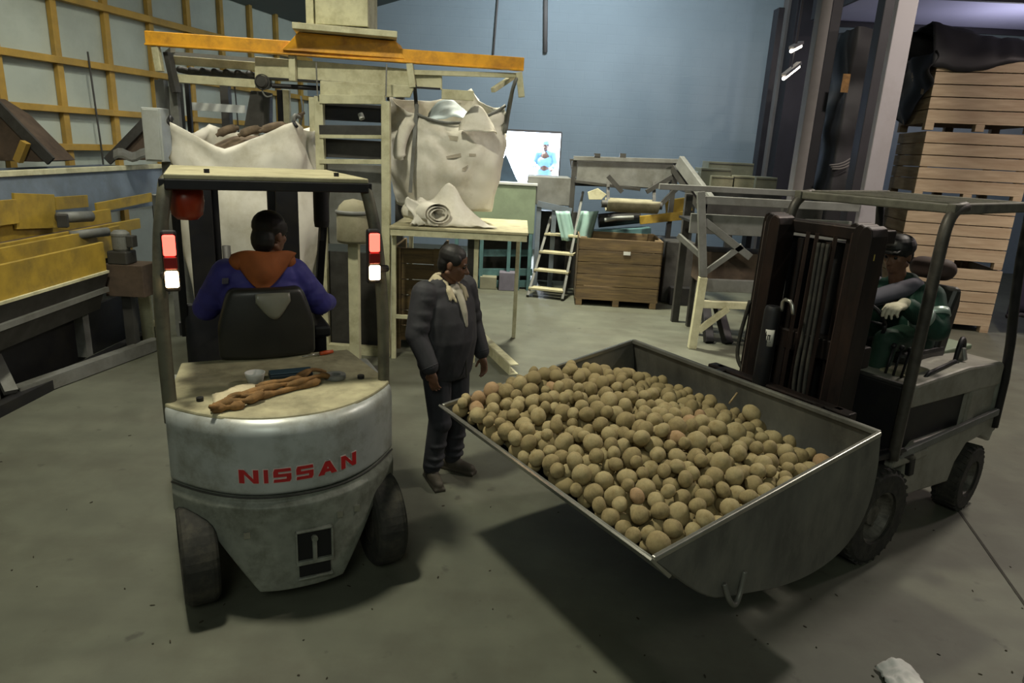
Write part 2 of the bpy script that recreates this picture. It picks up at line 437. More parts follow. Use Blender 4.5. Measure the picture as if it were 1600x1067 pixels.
def low_half(z):
    # skirt narrows into a trapezoid between the wheels
    if z > .5: return .585
    if z > .44: return .585 - (.5 - z) / .06 * .17
    return .415 - (.44 - z) / .32 * .2
low = LP('lower_casting', rear_sheet(.12, .65, low_half, nzv=26, front=.12), M['lower_grey'], bevel=.006, angle=50)
setp(low, 'scuffed grey lower casting')
for p_ in low.data.polygons: p_.use_smooth = True
# tow socket: recess shade painted as near-black slabs, framed by lips, with pin
ts = MB()
for z0, z1, hw in ((.29, .45, .085), (.19, .26, .08)):
    y_ = cw_y(.06, .35) - .004
    ts.bx((.06 - hw, y_ - .004, z0), (.06 + hw, y_ + .02, z1))
LP('tow_socket', ts, mat('socket_shade', '#0d0d0c', .9), low, world=False)
tl = MB()
y_ = cw_y(.06, .35)
for a_, b_ in (((-.035, .28), (-.025, .46)), ((.145, .28), (.155, .46)), ((-.035, .45), (.155, .46)), ((-.035, .262), (.155, .285)), ((-.03, .175), (.15, .185))):
    tl.bx((a_[0], y_ - .02, a_[1]), (b_[0], y_ + .01, b_[1]))
LP('socket_frame', tl, M['lower_grey'], low, bevel=.003)
LP('tow_pin', MB().cyl((.06, y_ - .015, .28), (.06, y_ - .015, .40), .012).cyl((.06, y_ - .03, .41), (.06, y_ - .004, .41), .016), M['lower_grey'], low, smooth=False)
for x_, z_ in ((-.26, .46), (.2, .5), (.3, .49)):
    LP('bolt', MB().box((x_, cw_y(x_, z_) - .004, z_), (.03, .012, .035)), M['steeledge'], low)
LP('bumper_strip', (lambda m: [m.tube([(-.585 + 1.17 * i / 24, cw_y(-.585 + 1.17 * i / 24, .65) - .002, .655) for i in range(25)], .005)][0])(MB()), M['greyd'], low, smooth=True)

# --- raised red letters following the curve
def quad(a, b, c, d): return [a, b, c, d]
def letter(ch):
    # strokes as polygons in a 0..1 x 0..1 cell
    t = .27
    if ch == 'N': return [[(0, 0), (t, 0), (t, 1), (0, 1)], [(1 - t, 0), (1, 0), (1, 1), (1 - t, 1)], [(t, 1), (t, .68), (1 - t, 0), (1 - t, .32)]]
    if ch == 'I': return [[(0, 0), (1, 0), (1, 1), (0, 1)]]
    if ch == 'S': return [[(0, .78), (1, .78), (.97, 1), (.08, 1)], [(0, .39), (t, .39), (t, .78), (0, .78)], [(0, .61), (0, .39), (1, .39), (1, .61)],
                          [(1 - t, .22), (1, .22), (1, .42), (1 - t, .42)], [(0, 0), (.92, 0), (1, .22), (.03, .22)]]
    if ch == 'A': return [[(0, 0), (t * 1.15, 0), (.62, 1), (.38, 1)], [(1 - t * 1.15, 0), (1, 0), (.62, 1), (.38, 1)], [(.2, .2), (.8, .2), (.72, .42), (.28, .42)]]
lw = {'N': .088, 'I': .02, 'S': .085, 'A': .1}
x0 = -.278
zb_, lh = .737, .072
lt = MB(); rimb = MB()
def put(mb, poly, x0, w, grow, lift):
    cx = sum(p[0] for p in poly) / len(poly); cz = sum(p[1] for p in poly) / len(poly)
    n = 6; ring = []
    pts = []
    for i in range(len(poly)):
        a, b = poly[i], poly[(i + 1) % len(poly)]
        for k in range(n): pts.append((a[0] + (b[0] - a[0]) * k / n, a[1] + (b[1] - a[1]) * k / n))
    def P3(p, off):
        x = x0 + p[0] * w + (grow if p[0] > cx else -grow); z = zb_ + p[1] * lh + (grow if p[1] > cz else -grow)
        return (x, cw_y(x, z) - off, z)
    m = len(pts)
    vs = [P3(p, lift) for p in pts] + [P3(p, -.01) for p in pts] + [P3((cx, cz), lift)]
    fs = [(i, (i + 1) % m, m + (i + 1) % m, m + i) for i in range(m)] + [(2 * m, (i + 1) % m, i) for i in range(m)]
    mb.faces(vs, fs)
xx = x0
for ch in 'NISSAN':
    for pl_ in letter(ch):
        put(lt, pl_, xx, lw[ch], 0, .006); put(rimb, pl_, xx, lw[ch], .0035, .003)
    xx += lw[ch] + .024
lo = LP('lettering', lt, M['red'], cw); setp(lo, 'raised red capital letters')
LP('lettering_edge', rimb, mat('letter_edge', '#c7b5ae', .5), cw)

# --- hood and body behind the seat
hd = MB()
n = 24
top = [(-.585 + 1.17 * i / n, cw_y(-.585 + 1.17 * i / n, 1.0) + .05) for i in range(n + 1)] + [(.5, .72), (-.5, .72)]
hd.prism(top, lambda a, b, d: (a, b, d), 1.02, 1.066)
LP('hood', hd, M['hood_dust'], bevel=.012)
LP('hood_side', MB().prism([(-.5, .5), (.5, .5), (.47, .74), (-.47, .74)], lambda a, b, d: (a, b, d), .55, 1.02), M['silver'], bevel=.02)
LP('chassis', MB().bx((-.45, .12, .2), (.45, 1.7, .55)).bx((-.56, .45, .35), (.56, 1.0, .9)), M['black'], bevel=.015)
LP('floor_plate', MB().bx((-.5, 1.0, .55), (.5, 1.65, .6)), M['greyd'])
LP('dashboard', MB().prism([(1.5, .6), (1.72, .6), (1.66, 1.2), (1.52, 1.25)], lambda a, b, d: (d, a, b), -.46, .46), M['black'], bevel=.02)
sw = MB(); ring = [(.0 + .17 * math.cos(t * math.pi / 12), 1.42 + .15 * math.sin(t * math.pi / 12), 1.33 + .08 * math.sin(t * math.pi / 12)) for t in range(25)]
sw.tube(ring, .014); sw.tube([(0, 1.42, 1.33), (0, 1.56, 1.1)], .02)
for t in (0, 8, 16): sw.tube([(0, 1.42, 1.32), ring[t]], .009)
LP('steering_wheel', sw, M['black'], smooth=True)
LP('hood_stop', MB().cyl((.44, .12, 1.06), (.44, .12, 1.085), .02), M['black'])
LP('hood_stop', MB().cyl((-.42, .02, 1.06), (-.42, .02, 1.085), .018), M['black'])

# --- wheels
def tyre(mb, c, r, w, ax=(1, 0, 0), deep=.6):
    prof = [(r * .55, -w / 2), (r * .9, -w / 2), (r * .97, -w * .42), (r, -w * .3), (r, w * .3), (r * .97, w * .42), (r * .9, w / 2), (r * .55, w / 2), (r * .55, -w / 2)]
    mb.lathe(prof, c, ax, 40)
    x, y, z = frame(ax); c = V(c)
    for k in range(30 if deep > .2 else 0):
        a = 2 * math.pi * k / 30
        d = x * math.cos(a) + y * math.sin(a); tg = z.cross(d)
        for sg in (-1, 1): mb.bar(c + d * r * (.945 + .03 * deep) + z * sg * w * .05, c + d * r * (.955 + .03 * deep) + z * sg * w * .46 + tg * .02, .018, .02, up=d)
    return mb
def rim(mb, c, r, w, ax=(1, 0, 0), side=1):
    mb.lathe([(0, side * w * .28), (r * .2, side * w * .28), (r * .24, side * w * .1), (r * .42, side * w * .12), (r * .5, side * w * .4), (r * .57, side * w * .42), (r * .57, -side * w * .4), (0, -side * w * .4)], c, ax, 32)
    x, y, z = frame(ax); c = V(c)
    for k in range(6):
        a = 2 * math.pi * k / 6; d = x * math.cos(a) + y * math.sin(a)
        mb.cyl(c + d * r * .32 + z * side * w * .1, c + d * r * .32 + z * side * w * .2, r * .045, n=6)
    return mb
for sx in (-1, 1):
    ax = Euler((0, 0, R(3))).to_matrix() @ V((1, 0, 0))
    c = (sx * .49, -.1, .272)
    w_ = LP('rear_wheel', tyre(MB(), c, .272, .17, ax, .1), M['rubber'], smooth=False); LP('rim', rim(MB(), c, .272, .17, ax, sx), M['rim'], w_)
    c = (sx * .46, 1.5, .33)
    w_ = LP('front_wheel', tyre(MB(), c, .33, .24), M['rubber']); LP('rim', rim(MB(), c, .33, .24, (1, 0, 0), sx), M['rim'], w_)

# --- overhead guard
GZ = 2.19
og = MB()
og.prism([(-.5, .14), (.5, .14), (.47, 1.12), (-.47, 1.12)], lambda a, b, d: (a, b, d), GZ - .015, GZ + .01)
og_ = LP('overhead_guard', og, M['guard_cream'], bevel=.006)
gf = MB()
for p, q in (((-.5, .16, GZ - .04), (.5, .16, GZ - .04)), ((-.47, 1.1, GZ - .04), (.47, 1.1, GZ - .04)), ((-.5, .16, GZ - .04), (-.47, 1.1, GZ - .04)), ((.5, .16, GZ - .04), (.47, 1.1, GZ - .04))): gf.bar(p, q, .05, .05)
for k in range(1, 5): gf.bar((-.5 + .2 * k, .16, GZ - .04), (-.5 + .2 * k, 1.1, GZ - .04), .03, .04)
LP('guard_frame', gf, M['black'], og_, bevel=.005)
for x_ in (-.3, .36): LP('guard_screw', MB().cyl((x_, .3, GZ), (x_, .3, GZ + .03), .014), M['black'], og_)
post_m = mat('post_grey', '#5c5a4a', .6, .1, .15, 10, dirt='#35332b')
for sx in (-1, 1):
    LP('guard_post', MB().tube([(sx * .56, .06, .95), (sx * .565, .09, 1.5), (sx * .54, .13, 1.9), (sx * .5, .17, 2.12), (sx * .49, .22, GZ - .02)], [.034, .034, .034, .034, .03], n=8, smooth_pts=2), post_m, smooth=True)
    LP('guard_post', MB().bar((sx * .46, 1.62, 1.0), (sx * .46, 1.1, GZ - .03), .05, .06), M['black'], bevel=.006)
# --- tail lamps on the rear posts
redl = mat('lit_red_lens', '#ff4438', .4, emit=6, var=.02)
whitel = mat('lit_warm_lens', '#ffd9a0', .4, emit=14, var=.02)
dullr = mat('red_lens_surround', '#7d1512', .35, 0, .1, 10)
for sx in (-1, 1):
    cx, cy = sx * .5, .03
    th = LP('tail_lamp', MB().bx((cx - .036, cy, 1.64), (cx + .036, cy + .05, 1.94)).bx((cx - .02, cy + .01, 1.7), (cx + .07 * sx + .02, cy + .04, 1.74)), M['black'], bevel=.014)
    LP('red_lens', MB().bx((cx - .028, cy - .022, 1.82), (cx + .028, cy + .002, 1.92)), redl, th, bevel=.008)
    LP('reflector_lens', MB().bx((cx - .03, cy - .018, 1.755), (cx + .03, cy + .002, 1.815)), dullr, th, bevel=.006)
    LP('white_lens', MB().bx((cx - .03, cy - .022, 1.665), (cx + .03, cy + .002, 1.745)), whitel, th, bevel=.008)
# --- beacon, mirror, working lamp
LP('beacon', MB().lathe([(.0, -.1), (.05, -.095), (.075, -.07), (.085, .0), (.082, .05), (.06, .07), (0, .07)], (-.405, .3, GZ - .13)), M['amber'], smooth=True)
LP('beacon_bracket', MB().bx((-.44, .27, GZ - .07), (-.37, .33, GZ - .03)), M['black'])
LP('mirror', MB().box((-.53, .4, 1.98), (.06, .05, .2), (0, 0, .2)).tube([(-.53, .4, 2.05), (-.5, .3, 2.15)], .01), M['grey'], bevel=.012)
LP('extinguisher', MB().lathe([(0, -.14), (.045, -.14), (.05, -.1), (.05, .1), (.02, .14), (.02, .17), (0, .17)], (.4, .98, 1.98)).bar((.4, .98, 1.75), (.4, .98, 2.15), .025), M['black'], smooth=False)
# --- seat
st = MB()
def seatback(u, v):
    x = (u - .5) * 2; z = 1.07 + .44 * v
    hw = .285 * (1 - .32 * max(0, v - .45) ** 1.2 * 1.6) * (1 if v < .97 else .93)
    return (x * hw, .62 + .05 * x * x - .05 * v + .05 * v * v, z)
def seatfront(u, v): p = seatback(u, v); return (p[0], p[1] + .1, p[2])
for k in range(2):
    pass
NU, NV = 14, 12
vs = [seatback(u / NU, v / NV) for u in range(NU + 1) for v in range(NV + 1)]; nb = len(vs); vs += [seatfront(u / NU, v / NV) for u in range(NU + 1) for v in range(NV + 1)]
fs = []
for u in range(NU):
    for v in range(NV):
        a = u * (NV + 1) + v; fs += [(a, a + 1, a + NV + 2, a + NV + 1), (nb + a, nb + a + NV + 1, nb + a + NV + 2, nb + a + 1)]
    for v in (0, NV):
        a = u * (NV + 1) + v; fs.append((a, a + NV + 1, nb + a + NV + 1, nb + a))
for u in (0, NU):
    for v in range(NV):
        a = u * (NV + 1) + v; fs.append((a, nb + a, nb + a + 1, a + 1))
so = LP('seat', st.faces(vs, fs), M['seat'], bevel=.025, sub=1)
for p_ in so.data.polygons: p_.use_smooth = True
LP('seat_cushion', MB().bx((-.25, .7, 1.03), (.25, 1.2, 1.17)), M['seat'], so, bevel=.04)
fl = MB()
def flap(u, v):
    x = -.1 + .2 * u; top = 1.49 - .02 * (u - .5) ** 2
    z = top - (.05 + .1 * math.sin(math.pi * min(1, u * 1.0)) * (1.15 - .5 * abs(u - .6))) * v
    return (x + .03, seatback((x + .03) / .5 + .5, max(0, min(1, (z - 1.07) / .44)))[1] - .012 - .012 * math.sin(v * 3.1), z)
LP('seat_sheen', fl.grid(12, 6, flap), mat('seat_sheen_grey', '#77776a', .35, 0, .12, 8), so, smooth=True, solid=.008)  # lighter panel imitates the sheen on the black seat back
LP('armrest', MB().bx((.3, .85, 1.12), (.42, 1.25, 1.2)).bx((.32, .9, .9), (.4, 1.0, 1.15)), M['black'], bevel=.02)
lv = MB()
for k in range(3): lv.tube([(.33 + .05 * k, 1.22, 1.18), (.335 + .05 * k, 1.27, 1.32)], .008).ell((.335 + .05 * k, 1.27, 1.33), .018)
LP('lever', lv, M['black'], smooth=True)
# --- mast
for sx in (-1, 1):
    mr = MB().bar((sx * .3, 1.86, .08), (sx * .3, 1.82, 2.12), .09, .16, up=(1, 0, 0)).bar((sx * .22, 1.92, .08), (sx * .22, 1.88, 2.1), .06, .1, up=(1, 0, 0))
    LP('mast_rail', mr, M['black'], bevel=.008)
    LP('mast_cylinder', MB().cyl((sx * .14, 1.86, .3), (sx * .14, 1.83, 1.6), .03), M['greyd'], smooth=True)
LP('mast_crossbar', MB().bx((-.34, 1.8, 2.02), (.34, 1.9, 2.1)), M['black'], bevel=.01); LP('mast_crossbar', MB().bx((-.34, 1.84, 1.15), (.34, 1.94, 1.25)), M['black'], bevel=.01)
LP('load_carriage', MB().bx((-.5, 1.96, .9), (.5, 2.02, 1.0)).bx((-.5, 1.96, .5), (.5, 2.02, .6)).bx((-.4, 1.96, .5), (-.34, 2.02, 1.0)).bx((.34, 1.96, .5), (.4, 2.02, 1.0)), M['black'])
for sx in (-1, 1): LP('fork', MB().bx((sx * .28 - .05, 2.02, .5), (sx * .28 + .05, 2.07, 1.0)).bx((sx * .28 - .05, 2.02, .5), (sx * .28 + .05, 3.0, .545)), M['black'])

# --- things left on the hood
def WLF(x, y, z): return mtx(LF) @ V((x, y, z))
HZ = 1.068
gl = MB()
for (pts, r) in (([(-.36, -.16, .02), (-.28, -.15, .045), (-.2, -.13, .03), (-.12, -.07, .04)], .026), ([(-.38, -.17, .02), (-.3, -.17, .02), (-.22, -.15, .02)], .03),
                 ([(-.3, -.1, .025), (-.1, -.02, .05), (.02, .03, .04), (.14, .1, .03), (.22, .13, .03)], .024), ([(-.27, -.08, .02), (-.08, -.04, .02), (.1, .05, .02), (.2, .08, .02)], .028),
                 ([(-.15, -.02, .06), (0, .02, .065), (.1, .09, .05)], .018), ([(.0, .02, .03), (.12, .05, .055), (.22, .11, .045), (.26, .14, .02)], .02)):
    gl.tube([WLF(a, b, HZ + c + .014 * nz(a * 11, b * 11)) for a, b, c in pts], [r * .5, r * .95, r * .55, r * .9, r * .4], 9, 2)
for k in range(7):
    a0 = -.32 + .075 * k; gl.tube([WLF(a0 + .1 * q, -.15 + .052 * k + .06 * q + .03 * math.sin(k * 2.3 + q * 2), HZ + .02 + .03 * abs(math.sin(k * 1.7 + q * 1.9))) for q in (-.6, 0, .6, 1.3)], [.012, .017, .012, .008], 8, 2)
setp(gl.build('strap_bundle', M['cloth_brown'], smooth=True), 'dirty brown bundled lifting straps lying on the dusty hood behind the seat', 'strap')
rg = MB()
def rag(u, v):
    x = -.36 + .26 * u; y = .0 + .14 * v - .1 * (1 - u)
    return WLF(x, y, HZ + .015 + .04 * math.sin(u * 3.1) * math.sin(v * 3.1) + .012 * nz(u * 6, v * 6))
setp(rg.grid(14, 10, rag).build('rag', M['collar'], smooth=True, solid=.006), 'crumpled pale rag on the hood beside the white cup', 'rag')
cu = thing('cup', 'small white cup lying on the forklift hood close behind the seat', 'cup', WLF(-.13, .22, HZ))
MB().lathe([(0, .002), (.04, .0), (.052, .05), (.055, .06), (.05, .06), (.038, .006), (0, .006)], (0, 0, 0)).build('body', M['white'], cu, smooth=True, world=False)
tp = MB().lathe([(.03, 0), (.06, 0), (.062, .012), (.06, .025), (.03, .025), (.03, 0)], WLF(.3, .16, HZ))
setp(tp.build('tape_roll', M['grey'], bevel=.002), 'flat grey tape roll at the end of the strap bundle on the hood', 'tape roll')
sd = thing('screwdriver', 'orange-handled screwdriver lying on the hood beside the seat', 'screwdriver', WLF(.3, .62, HZ + .014), LFYAW + .3)
MB().tube([(0, 0, 0), (.04, 0, 0), (.09, 0, 0)], [.012, .014, .011], 8).build('handle', mat('orange_plastic', '#b84a1c', .5), sd, smooth=True, world=False)
MB().tube([(0, 0, 0), (-.12, 0, 0)], .004, 6).build('shaft', M['steeledge'], sd, smooth=True, world=False)
tr = MB().bx((-.06, -.03, 0), (.12, .04, .03))
bo = thing('tool_case', 'small dark blue case behind the strap bundle on the forklift hood', 'case', WLF(.07, .28, HZ), LFYAW)
MB().bx((-.12, -.04, 0), (.12, .04, .022)).build('body', mat('dark_blue_case', '#23323c', .5), bo, bevel=.006, world=False)
MB().bx((-.118, -.038, .022), (.118, .038, .034)).build('lid', mat('blue_case_lid', '#2d4450', .5), bo, bevel=.006, world=False)
# ================================================================ people
def lerp(a, b, t): return V(a).lerp(V(b), t)
def hand(mb, wrist, d, nrm, curl=.6, side=1, s=1.0):
    """palm plus five fingers; d = direction of the hand, nrm = back of the hand, side = which side the thumb leaves"""
    d = V(d).normalized(); nrm = V(nrm); nrm = (nrm - d * nrm.dot(d)).normalized(); t = d.cross(nrm) * side; w = V(wrist)
    mt = Matrix((t, d, nrm)).transposed()
    mb.cap(w - d * .02, w + d * .025 * s, .027 * s, .028 * s)
    mb.ell(w + d * .055 * s, (.041 * s, .052 * s, .019 * s), mt)
    for k, (off, ln) in enumerate(((.031, .072), (.011, .08), (-.010, .075), (-.030, .058))):
        b = w + d * .088 * s + t * off * s; a = curl * (.75 + .12 * k); p = b; ang = a * .35
        for seg, fr in ((0, .42), (1, .33), (2, .25)):
            dd = d * math.cos(ang) - nrm * math.sin(ang) + t * off * .8
            q = p + dd.normalized() * ln * fr * s
            mb.cap(p, q, (.0098 - .001 * seg) * s, (.0092 - .001 * seg) * s, 8); p = q; ang += a * .75
    p = w + d * .03 * s + t * .032 * s; dd = (d * .7 + t * .75 - nrm * .25).normalized()
    q = p + dd * .036 * s; mb.cap(p, q, .0125 * s, .011 * s, 8); dd = (d * .95 + t * .2 - nrm * .45 * (1 + curl)).normalized()
    mb.cap(q, q + dd * .032 * s, .011 * s, .009 * s, 8)

def head_frame(face, up=(0, 0, 1)):
    f = V(face).normalized(); u = V(up); u = (u - f * u.dot(f)).normalized(); l = u.cross(f)
    return f, l, u
def head(mb, c, face, up=(0, 0, 1), s=1.0):
    """c = middle of the skull; face = looking direction"""
    f, l, u = head_frame(face, up); c = V(c); mt = Matrix((f, l, u)).transposed()
    P = lambda a, b, d: c + (f * a + l * b + u * d) * s
    mb.ell(P(-.008, 0, .03), (.098 * s, .076 * s, .092 * s), mt, 20)
    mb.ell(P(.02, 0, -.03), (.072 * s, .064 * s, .085 * s), mt, 18)
    mb.ell(P(.052, 0, -.088), (.03 * s, .036 * s, .026 * s), mt)
    mb.cap(P(-.02, .05, -.06), P(.045, .026, -.09), .02 * s, .018 * s); mb.cap(P(-.02, -.05, -.06), P(.045, -.026, -.09), .02 * s, .018 * s)
    mb.cap(P(.082, 0, .005), P(.108, 0, -.034), .009 * s, .015 * s); mb.ell(P(.098, .012, -.037), .01 * s); mb.ell(P(.098, -.012, -.037), .01 * s)
    mb.cap(P(.078, .035, .018), P(.084, .008, .016), .011 * s, .011 * s); mb.cap(P(.078, -.035, .018), P(.084, -.008, .016), .011 * s, .011 * s)
    mb.cap(P(.083, .018, -.062), P(.083, -.018, -.062), .0085 * s, .0085 * s); mb.cap(P(.081, .016, -.074), P(.081, -.016, -.074), .0095 * s, .0095 * s)
    for k in (-1, 1):
        mb.ell(P(.055, k * .042, -.02), (.024 * s, .022 * s, .022 * s), mt)
        mb.ell(P(-.008, k * .077, -.008), (.02 * s, .009 * s, .032 * s), mt)
def eyes(root, c, face, up=(0, 0, 1), s=1.0):
    f, l, u = head_frame(face, up); c = V(c)
    for k in (-1, 1):
        e = MB().ell(c + (f * .081 + l * k * .032 + u * .003) * s, .0115 * s, n=10).build('eye', mat('eye_dark', '#171310', .25), root, smooth=True)
    b = MB()
    for k in (-1, 1): b.cap(c + (f * .087 + l * k * .046 + u * .024) * s, c + (f * .094 + l * k * .014 + u * .027) * s, .005 * s, .006 * s)
    b.build('eyebrow', M['hair'], root, smooth=True, voxel=.003)
def hair(root, c, face, up=(0, 0, 1), s=1.0, m=None, low=0.0, voxel=.006):
    f, l, u = head_frame(face, up); c = V(c); mt = Matrix((f, l, u)).transposed(); b = MB()
    P = lambda a, d, h: c + (f * a + l * d + u * h) * s
    b.ell(P(-.018, 0, .05), (.1 * s, .084 * s, .086 * s), mt, 18)
    b.ell(P(-.058, 0, -.0 - low), (.055 * s, .074 * s, .085 * s), mt, 16)
    for k in (-1, 1): b.ell(P(.01, k * .066, .04), (.05 * s, .016 * s, .045 * s), mt)
    for k in range(26):
        a = k * 2.4; h = .03 + .085 * (k / 26); b.ell(P(-.02 + .075 * math.cos(a) * (1 - k / 36), .065 * math.sin(a) * (1 - k / 36), h - .002), .017 * s, n=8)
    return b.build('hair', m or M['hair'], root, voxel=voxel, soft=2)

# ---------------------------------------------------------------- man standing by the bucket: built facing +x, turned afterwards
mp = G(692, 742)
MAN = thing('person', 'man in charcoal jacket with pale collar standing between forklift and potato bucket', 'person', (mp.x, mp.y, 0), R(-38))
hipL, hipR = V((0, .095, .93)), V((0, -.095, .93)); knL, knR = V((.035, .11, .5)), V((.05, -.1, .5)); anL, anR = V((-.02, .12, .085)), V((.0, -.12, .085))
shL, shR = V((-.02, .2, 1.42)), V((-.02, -.2, 1.42)); elL, elR = V((-.02, .295, 1.14)), V((.0, -.29, 1.15)); wrL, wrR = V((.1, .29, .91)), V((.12, -.26, .92))
HC = V((.055, .0, 1.615)); FACE = V((math.cos(R(32)), math.sin(R(32)), -.22))
b = MB()
b.cap(hipL, hipR, .12, .12).cap((0, 0, .98), (.0, 0, 1.18), .125, .13).cap((0, .05, 1.3), (0, -.05, 1.3), .135, .135).cap(shL, shR, .065, .065).cap((-.01, 0, 1.4), HC - V((.03, 0, .03)), .062, .055)
for h_, k_, a_ in ((hipL, knL, anL), (hipR, knR, anR)): b.cap(h_, k_, .085, .055).cap(k_, a_, .055, .04).cap(a_, a_ + (V((.1, .025, -.045)) if a_.y > 0 else V((.09, -.045, -.045))), .034, .026)
for s_, e_, w_ in ((shL, elL, wrL), (shR, elR, wrR)): b.cap(s_, e_, .055, .042).cap(e_, w_, .042, .028)
hand(b, wrL, V((.25, -.02, -1)), V((.2, 1, 0)), .55, -1); hand(b, wrR, V((.18, .06, -1)), V((.2, -1, 0)), .6, 1)
head(b, HC, FACE)
b.build('body', M['skin'], MAN, world=False, voxel=.006, soft=2)
for o_ in (): pass
_n = MAN.name; 
def local(fn, root, *a, **k):
    sv = ROOTM[root.name]; ROOTM[root.name] = Matrix.Identity(4); r = fn(root, *a, **k); ROOTM[root.name] = sv; return r
local(hair, MAN, HC, FACE); local(eyes, MAN, HC, FACE)
j = MB()
JZ = [(.80, .0, .15, .2), (.84, .005, .16, .215), (.95, .015, .17, .222), (1.08, .025, .178, .225), (1.22, .015, .168, .23), (1.34, .0, .145, .235), (1.42, -.01, .115, .2), (1.47, -.015, .085, .12), (1.49, -.015, .07, .085)]
jr = []
for z_, cx_, rx_, ry_ in JZ:
    jr.append([(cx_ + rx_ * math.cos(i * math.pi / 16) * (1 + .025 * math.sin(i * 2.1 + z_ * 23)), ry_ * math.sin(i * math.pi / 16) * (1 + .02 * math.sin(i * 1.7 + z_ * 31)), z_) for i in range(32)])
j.faces([p for r_ in jr for p in r_], [(k * 32 + i, k * 32 + (i + 1) % 32, (k + 1) * 32 + (i + 1) % 32, (k + 1) * 32 + i) for k in range(len(jr) - 1) for i in range(32)] + [tuple(range(32))[::-1], tuple(range((len(jr) - 1) * 32, len(jr) * 32))])
j.cap((-.01, .08, 1.36), (-.01, -.08, 1.36), .1, .1).cap((-.01, .11, 1.4), (-.01, -.11, 1.4), .1, .1).cap((-.02, .05, 1.45), (-.02, -.05, 1.45), .08, .08)
for s_, e_, w_ in ((shL, elL, wrL), (shR, elR, wrR)):
    j.cap(s_, e_, .092, .078).cap(e_, lerp(e_, w_, .88), .076, .062)
    for t_ in (.15, .5, .8): j.ell(lerp(s_, e_, t_) + V((.01, 0, 0)), .088 - .008 * t_)
j.build('jacket', M['jacket'], MAN, world=False, voxel=.009, soft=3)
for w_, e_ in ((wrL, elL), (wrR, elR)): MB().tube([lerp(e_, w_, .84), lerp(e_, w_, .93)], .062, 16).build('cuff', M['jacket'], MAN, world=False, bevel=.01, smooth=True)
zz = MB(); zz.tube([(.187 - .012 * math.sin((z_ - .85) * 5), .02, z_) for z_ in (.82, .9, 1.0, 1.1)] , .006, 6); zz.build('zip', M['greyd'], MAN, world=False)
co = MB()
for k in range(17):   # pale turned-down collar, open at the front
    a = R(42) + k / 16 * R(276)
    ca, sa = math.cos(a), math.sin(a)
    co.cap((-.02 + .1 * ca, .105 * sa, 1.47 - .05 * max(0, ca)), (-.015 + .072 * ca, .075 * sa, 1.52 - .05 * max(0, ca)), .022, .018, 10)
for k in (-1, 1): co.cap((.085, k * .075, 1.44), (.115, k * .085, 1.385), .02, .012).cap((.075, k * .06, 1.46), (.135, k * .05, 1.37), .016, .01)
co.build('collar', M['collar'], MAN, world=False, voxel=.008, soft=2)
shv = MB().cap((.1, 0, 1.43), (.142, .002, 1.36), .03, .026).cap((.142, .002, 1.36), (.168, .004, 1.29), .026, .022).cap((.168, .004, 1.29), (.186, .006, 1.2), .022, .012).cap((.09, .03, 1.42), (.09, -.03, 1.42), .025, .025).cap((.05, .02, 1.44), (.05, -.02, 1.44), .04, .04)
shv.build('shirt', mat('pale_shirt', '#a9a393', .8, 0, .06, 12), MAN, world=False, voxel=.008, soft=2)
t = MB()
t.cap(hipL, hipR, .14, .14)
for h_, k_, a_ in ((hipL, knL, anL), (hipR, knR, anR)):
    t.cap(h_, k_, .115, .082).cap(k_, a_ + V((0, 0, .03)), .08, .068)
    for z_ in (.3, .2, .14): t.ell(lerp(a_, k_, (z_ - .08) / .42) + V((.01, 0, 0)), (.08, .078, .03))
    t.ell(k_ + V((.02, 0, -.03)), (.075, .08, .07))
t.build('trousers', M['trouser'], MAN, world=False, voxel=.009, soft=3)
for a_, dr in ((anL, V((1, .25, 0))), (anR, V((1, -.5, 0)))):
    dr = dr.normalized(); s_ = MB(); g = V((a_.x, a_.y, 0))
    s_.cap(g - dr * .05 + V((0, 0, .05)), g + dr * .05 + V((0, 0, .055)), .045, .048).cap(g + dr * .05 + V((0, 0, .05)), g + dr * .16 + V((0, 0, .04)), .046, .038).cap(a_ + V((0, 0, -.03)), a_ + V((0, 0, .03)), .05, .05)
    s_.bar(g - dr * .095 + V((0, 0, .012)), g + dr * .2 + V((0, 0, .012)), .085, .024)
    s_.build('shoe', M['shoe'], MAN, world=False, voxel=.007, soft=2)

# ---------------------------------------------------------------- driver of the silver forklift (forklift axes: x right, y forward)
DRV = thing('person', 'forklift driver in indigo jacket with rust-orange hood seated with back to us', 'person', (-1.21, 3.46, 0), LFYAW)
DC = V((.07, .92, 1.8)); DF = V((.75, .62, -.12))
d = MB()
pv = V((0, .87, 1.2)); ch = V((0, .9, 1.5))
sL, sR = V((-.2, .9, 1.56)), V((.2, .92, 1.55)); eL, eR = V((-.33, 1.0, 1.33)), V((.37, .98, 1.33)); wLh, wRh = V((-.14, 1.3, 1.38)), V((.47, 1.16, 1.29))
d.cap(pv + V((-.1, 0, 0)), pv + V((.1, 0, 0)), .12, .12).cap(pv, ch, .13, .13).cap(sL, sR, .06, .06).cap(ch, DC - V((.02, .02, .05)), .06, .055)
for k in (-1, 1): d.cap(pv + V((k * .1, 0, 0)), V((k * .14, 1.32, 1.22)), .085, .058).cap(V((k * .14, 1.32, 1.22)), V((k * .14, 1.4, .72)), .056, .04).cap(V((k * .14, 1.4, .7)), V((k * .14, 1.52, .65)), .036, .03)
for s_, e_, w_ in ((sL, eL, wLh), (sR, eR, wRh)): d.cap(s_, e_, .055, .042).cap(e_, w_, .042, .028)
hand(d, wRh, V((.0, 1, -.1)), V((0, 0, 1)), 1.0, -1); hand(d, wLh, V((.3, 1, -.1)), V((0, 0, 1)), 1.0, 1)
head(d, DC, DF, s=1.08)
d.build('body', M['skin'], DRV, world=False, voxel=.007, soft=2)
local(hair, DRV, DC, DF, s=1.13, low=.025); local(eyes, DRV, DC, DF, s=1.08)
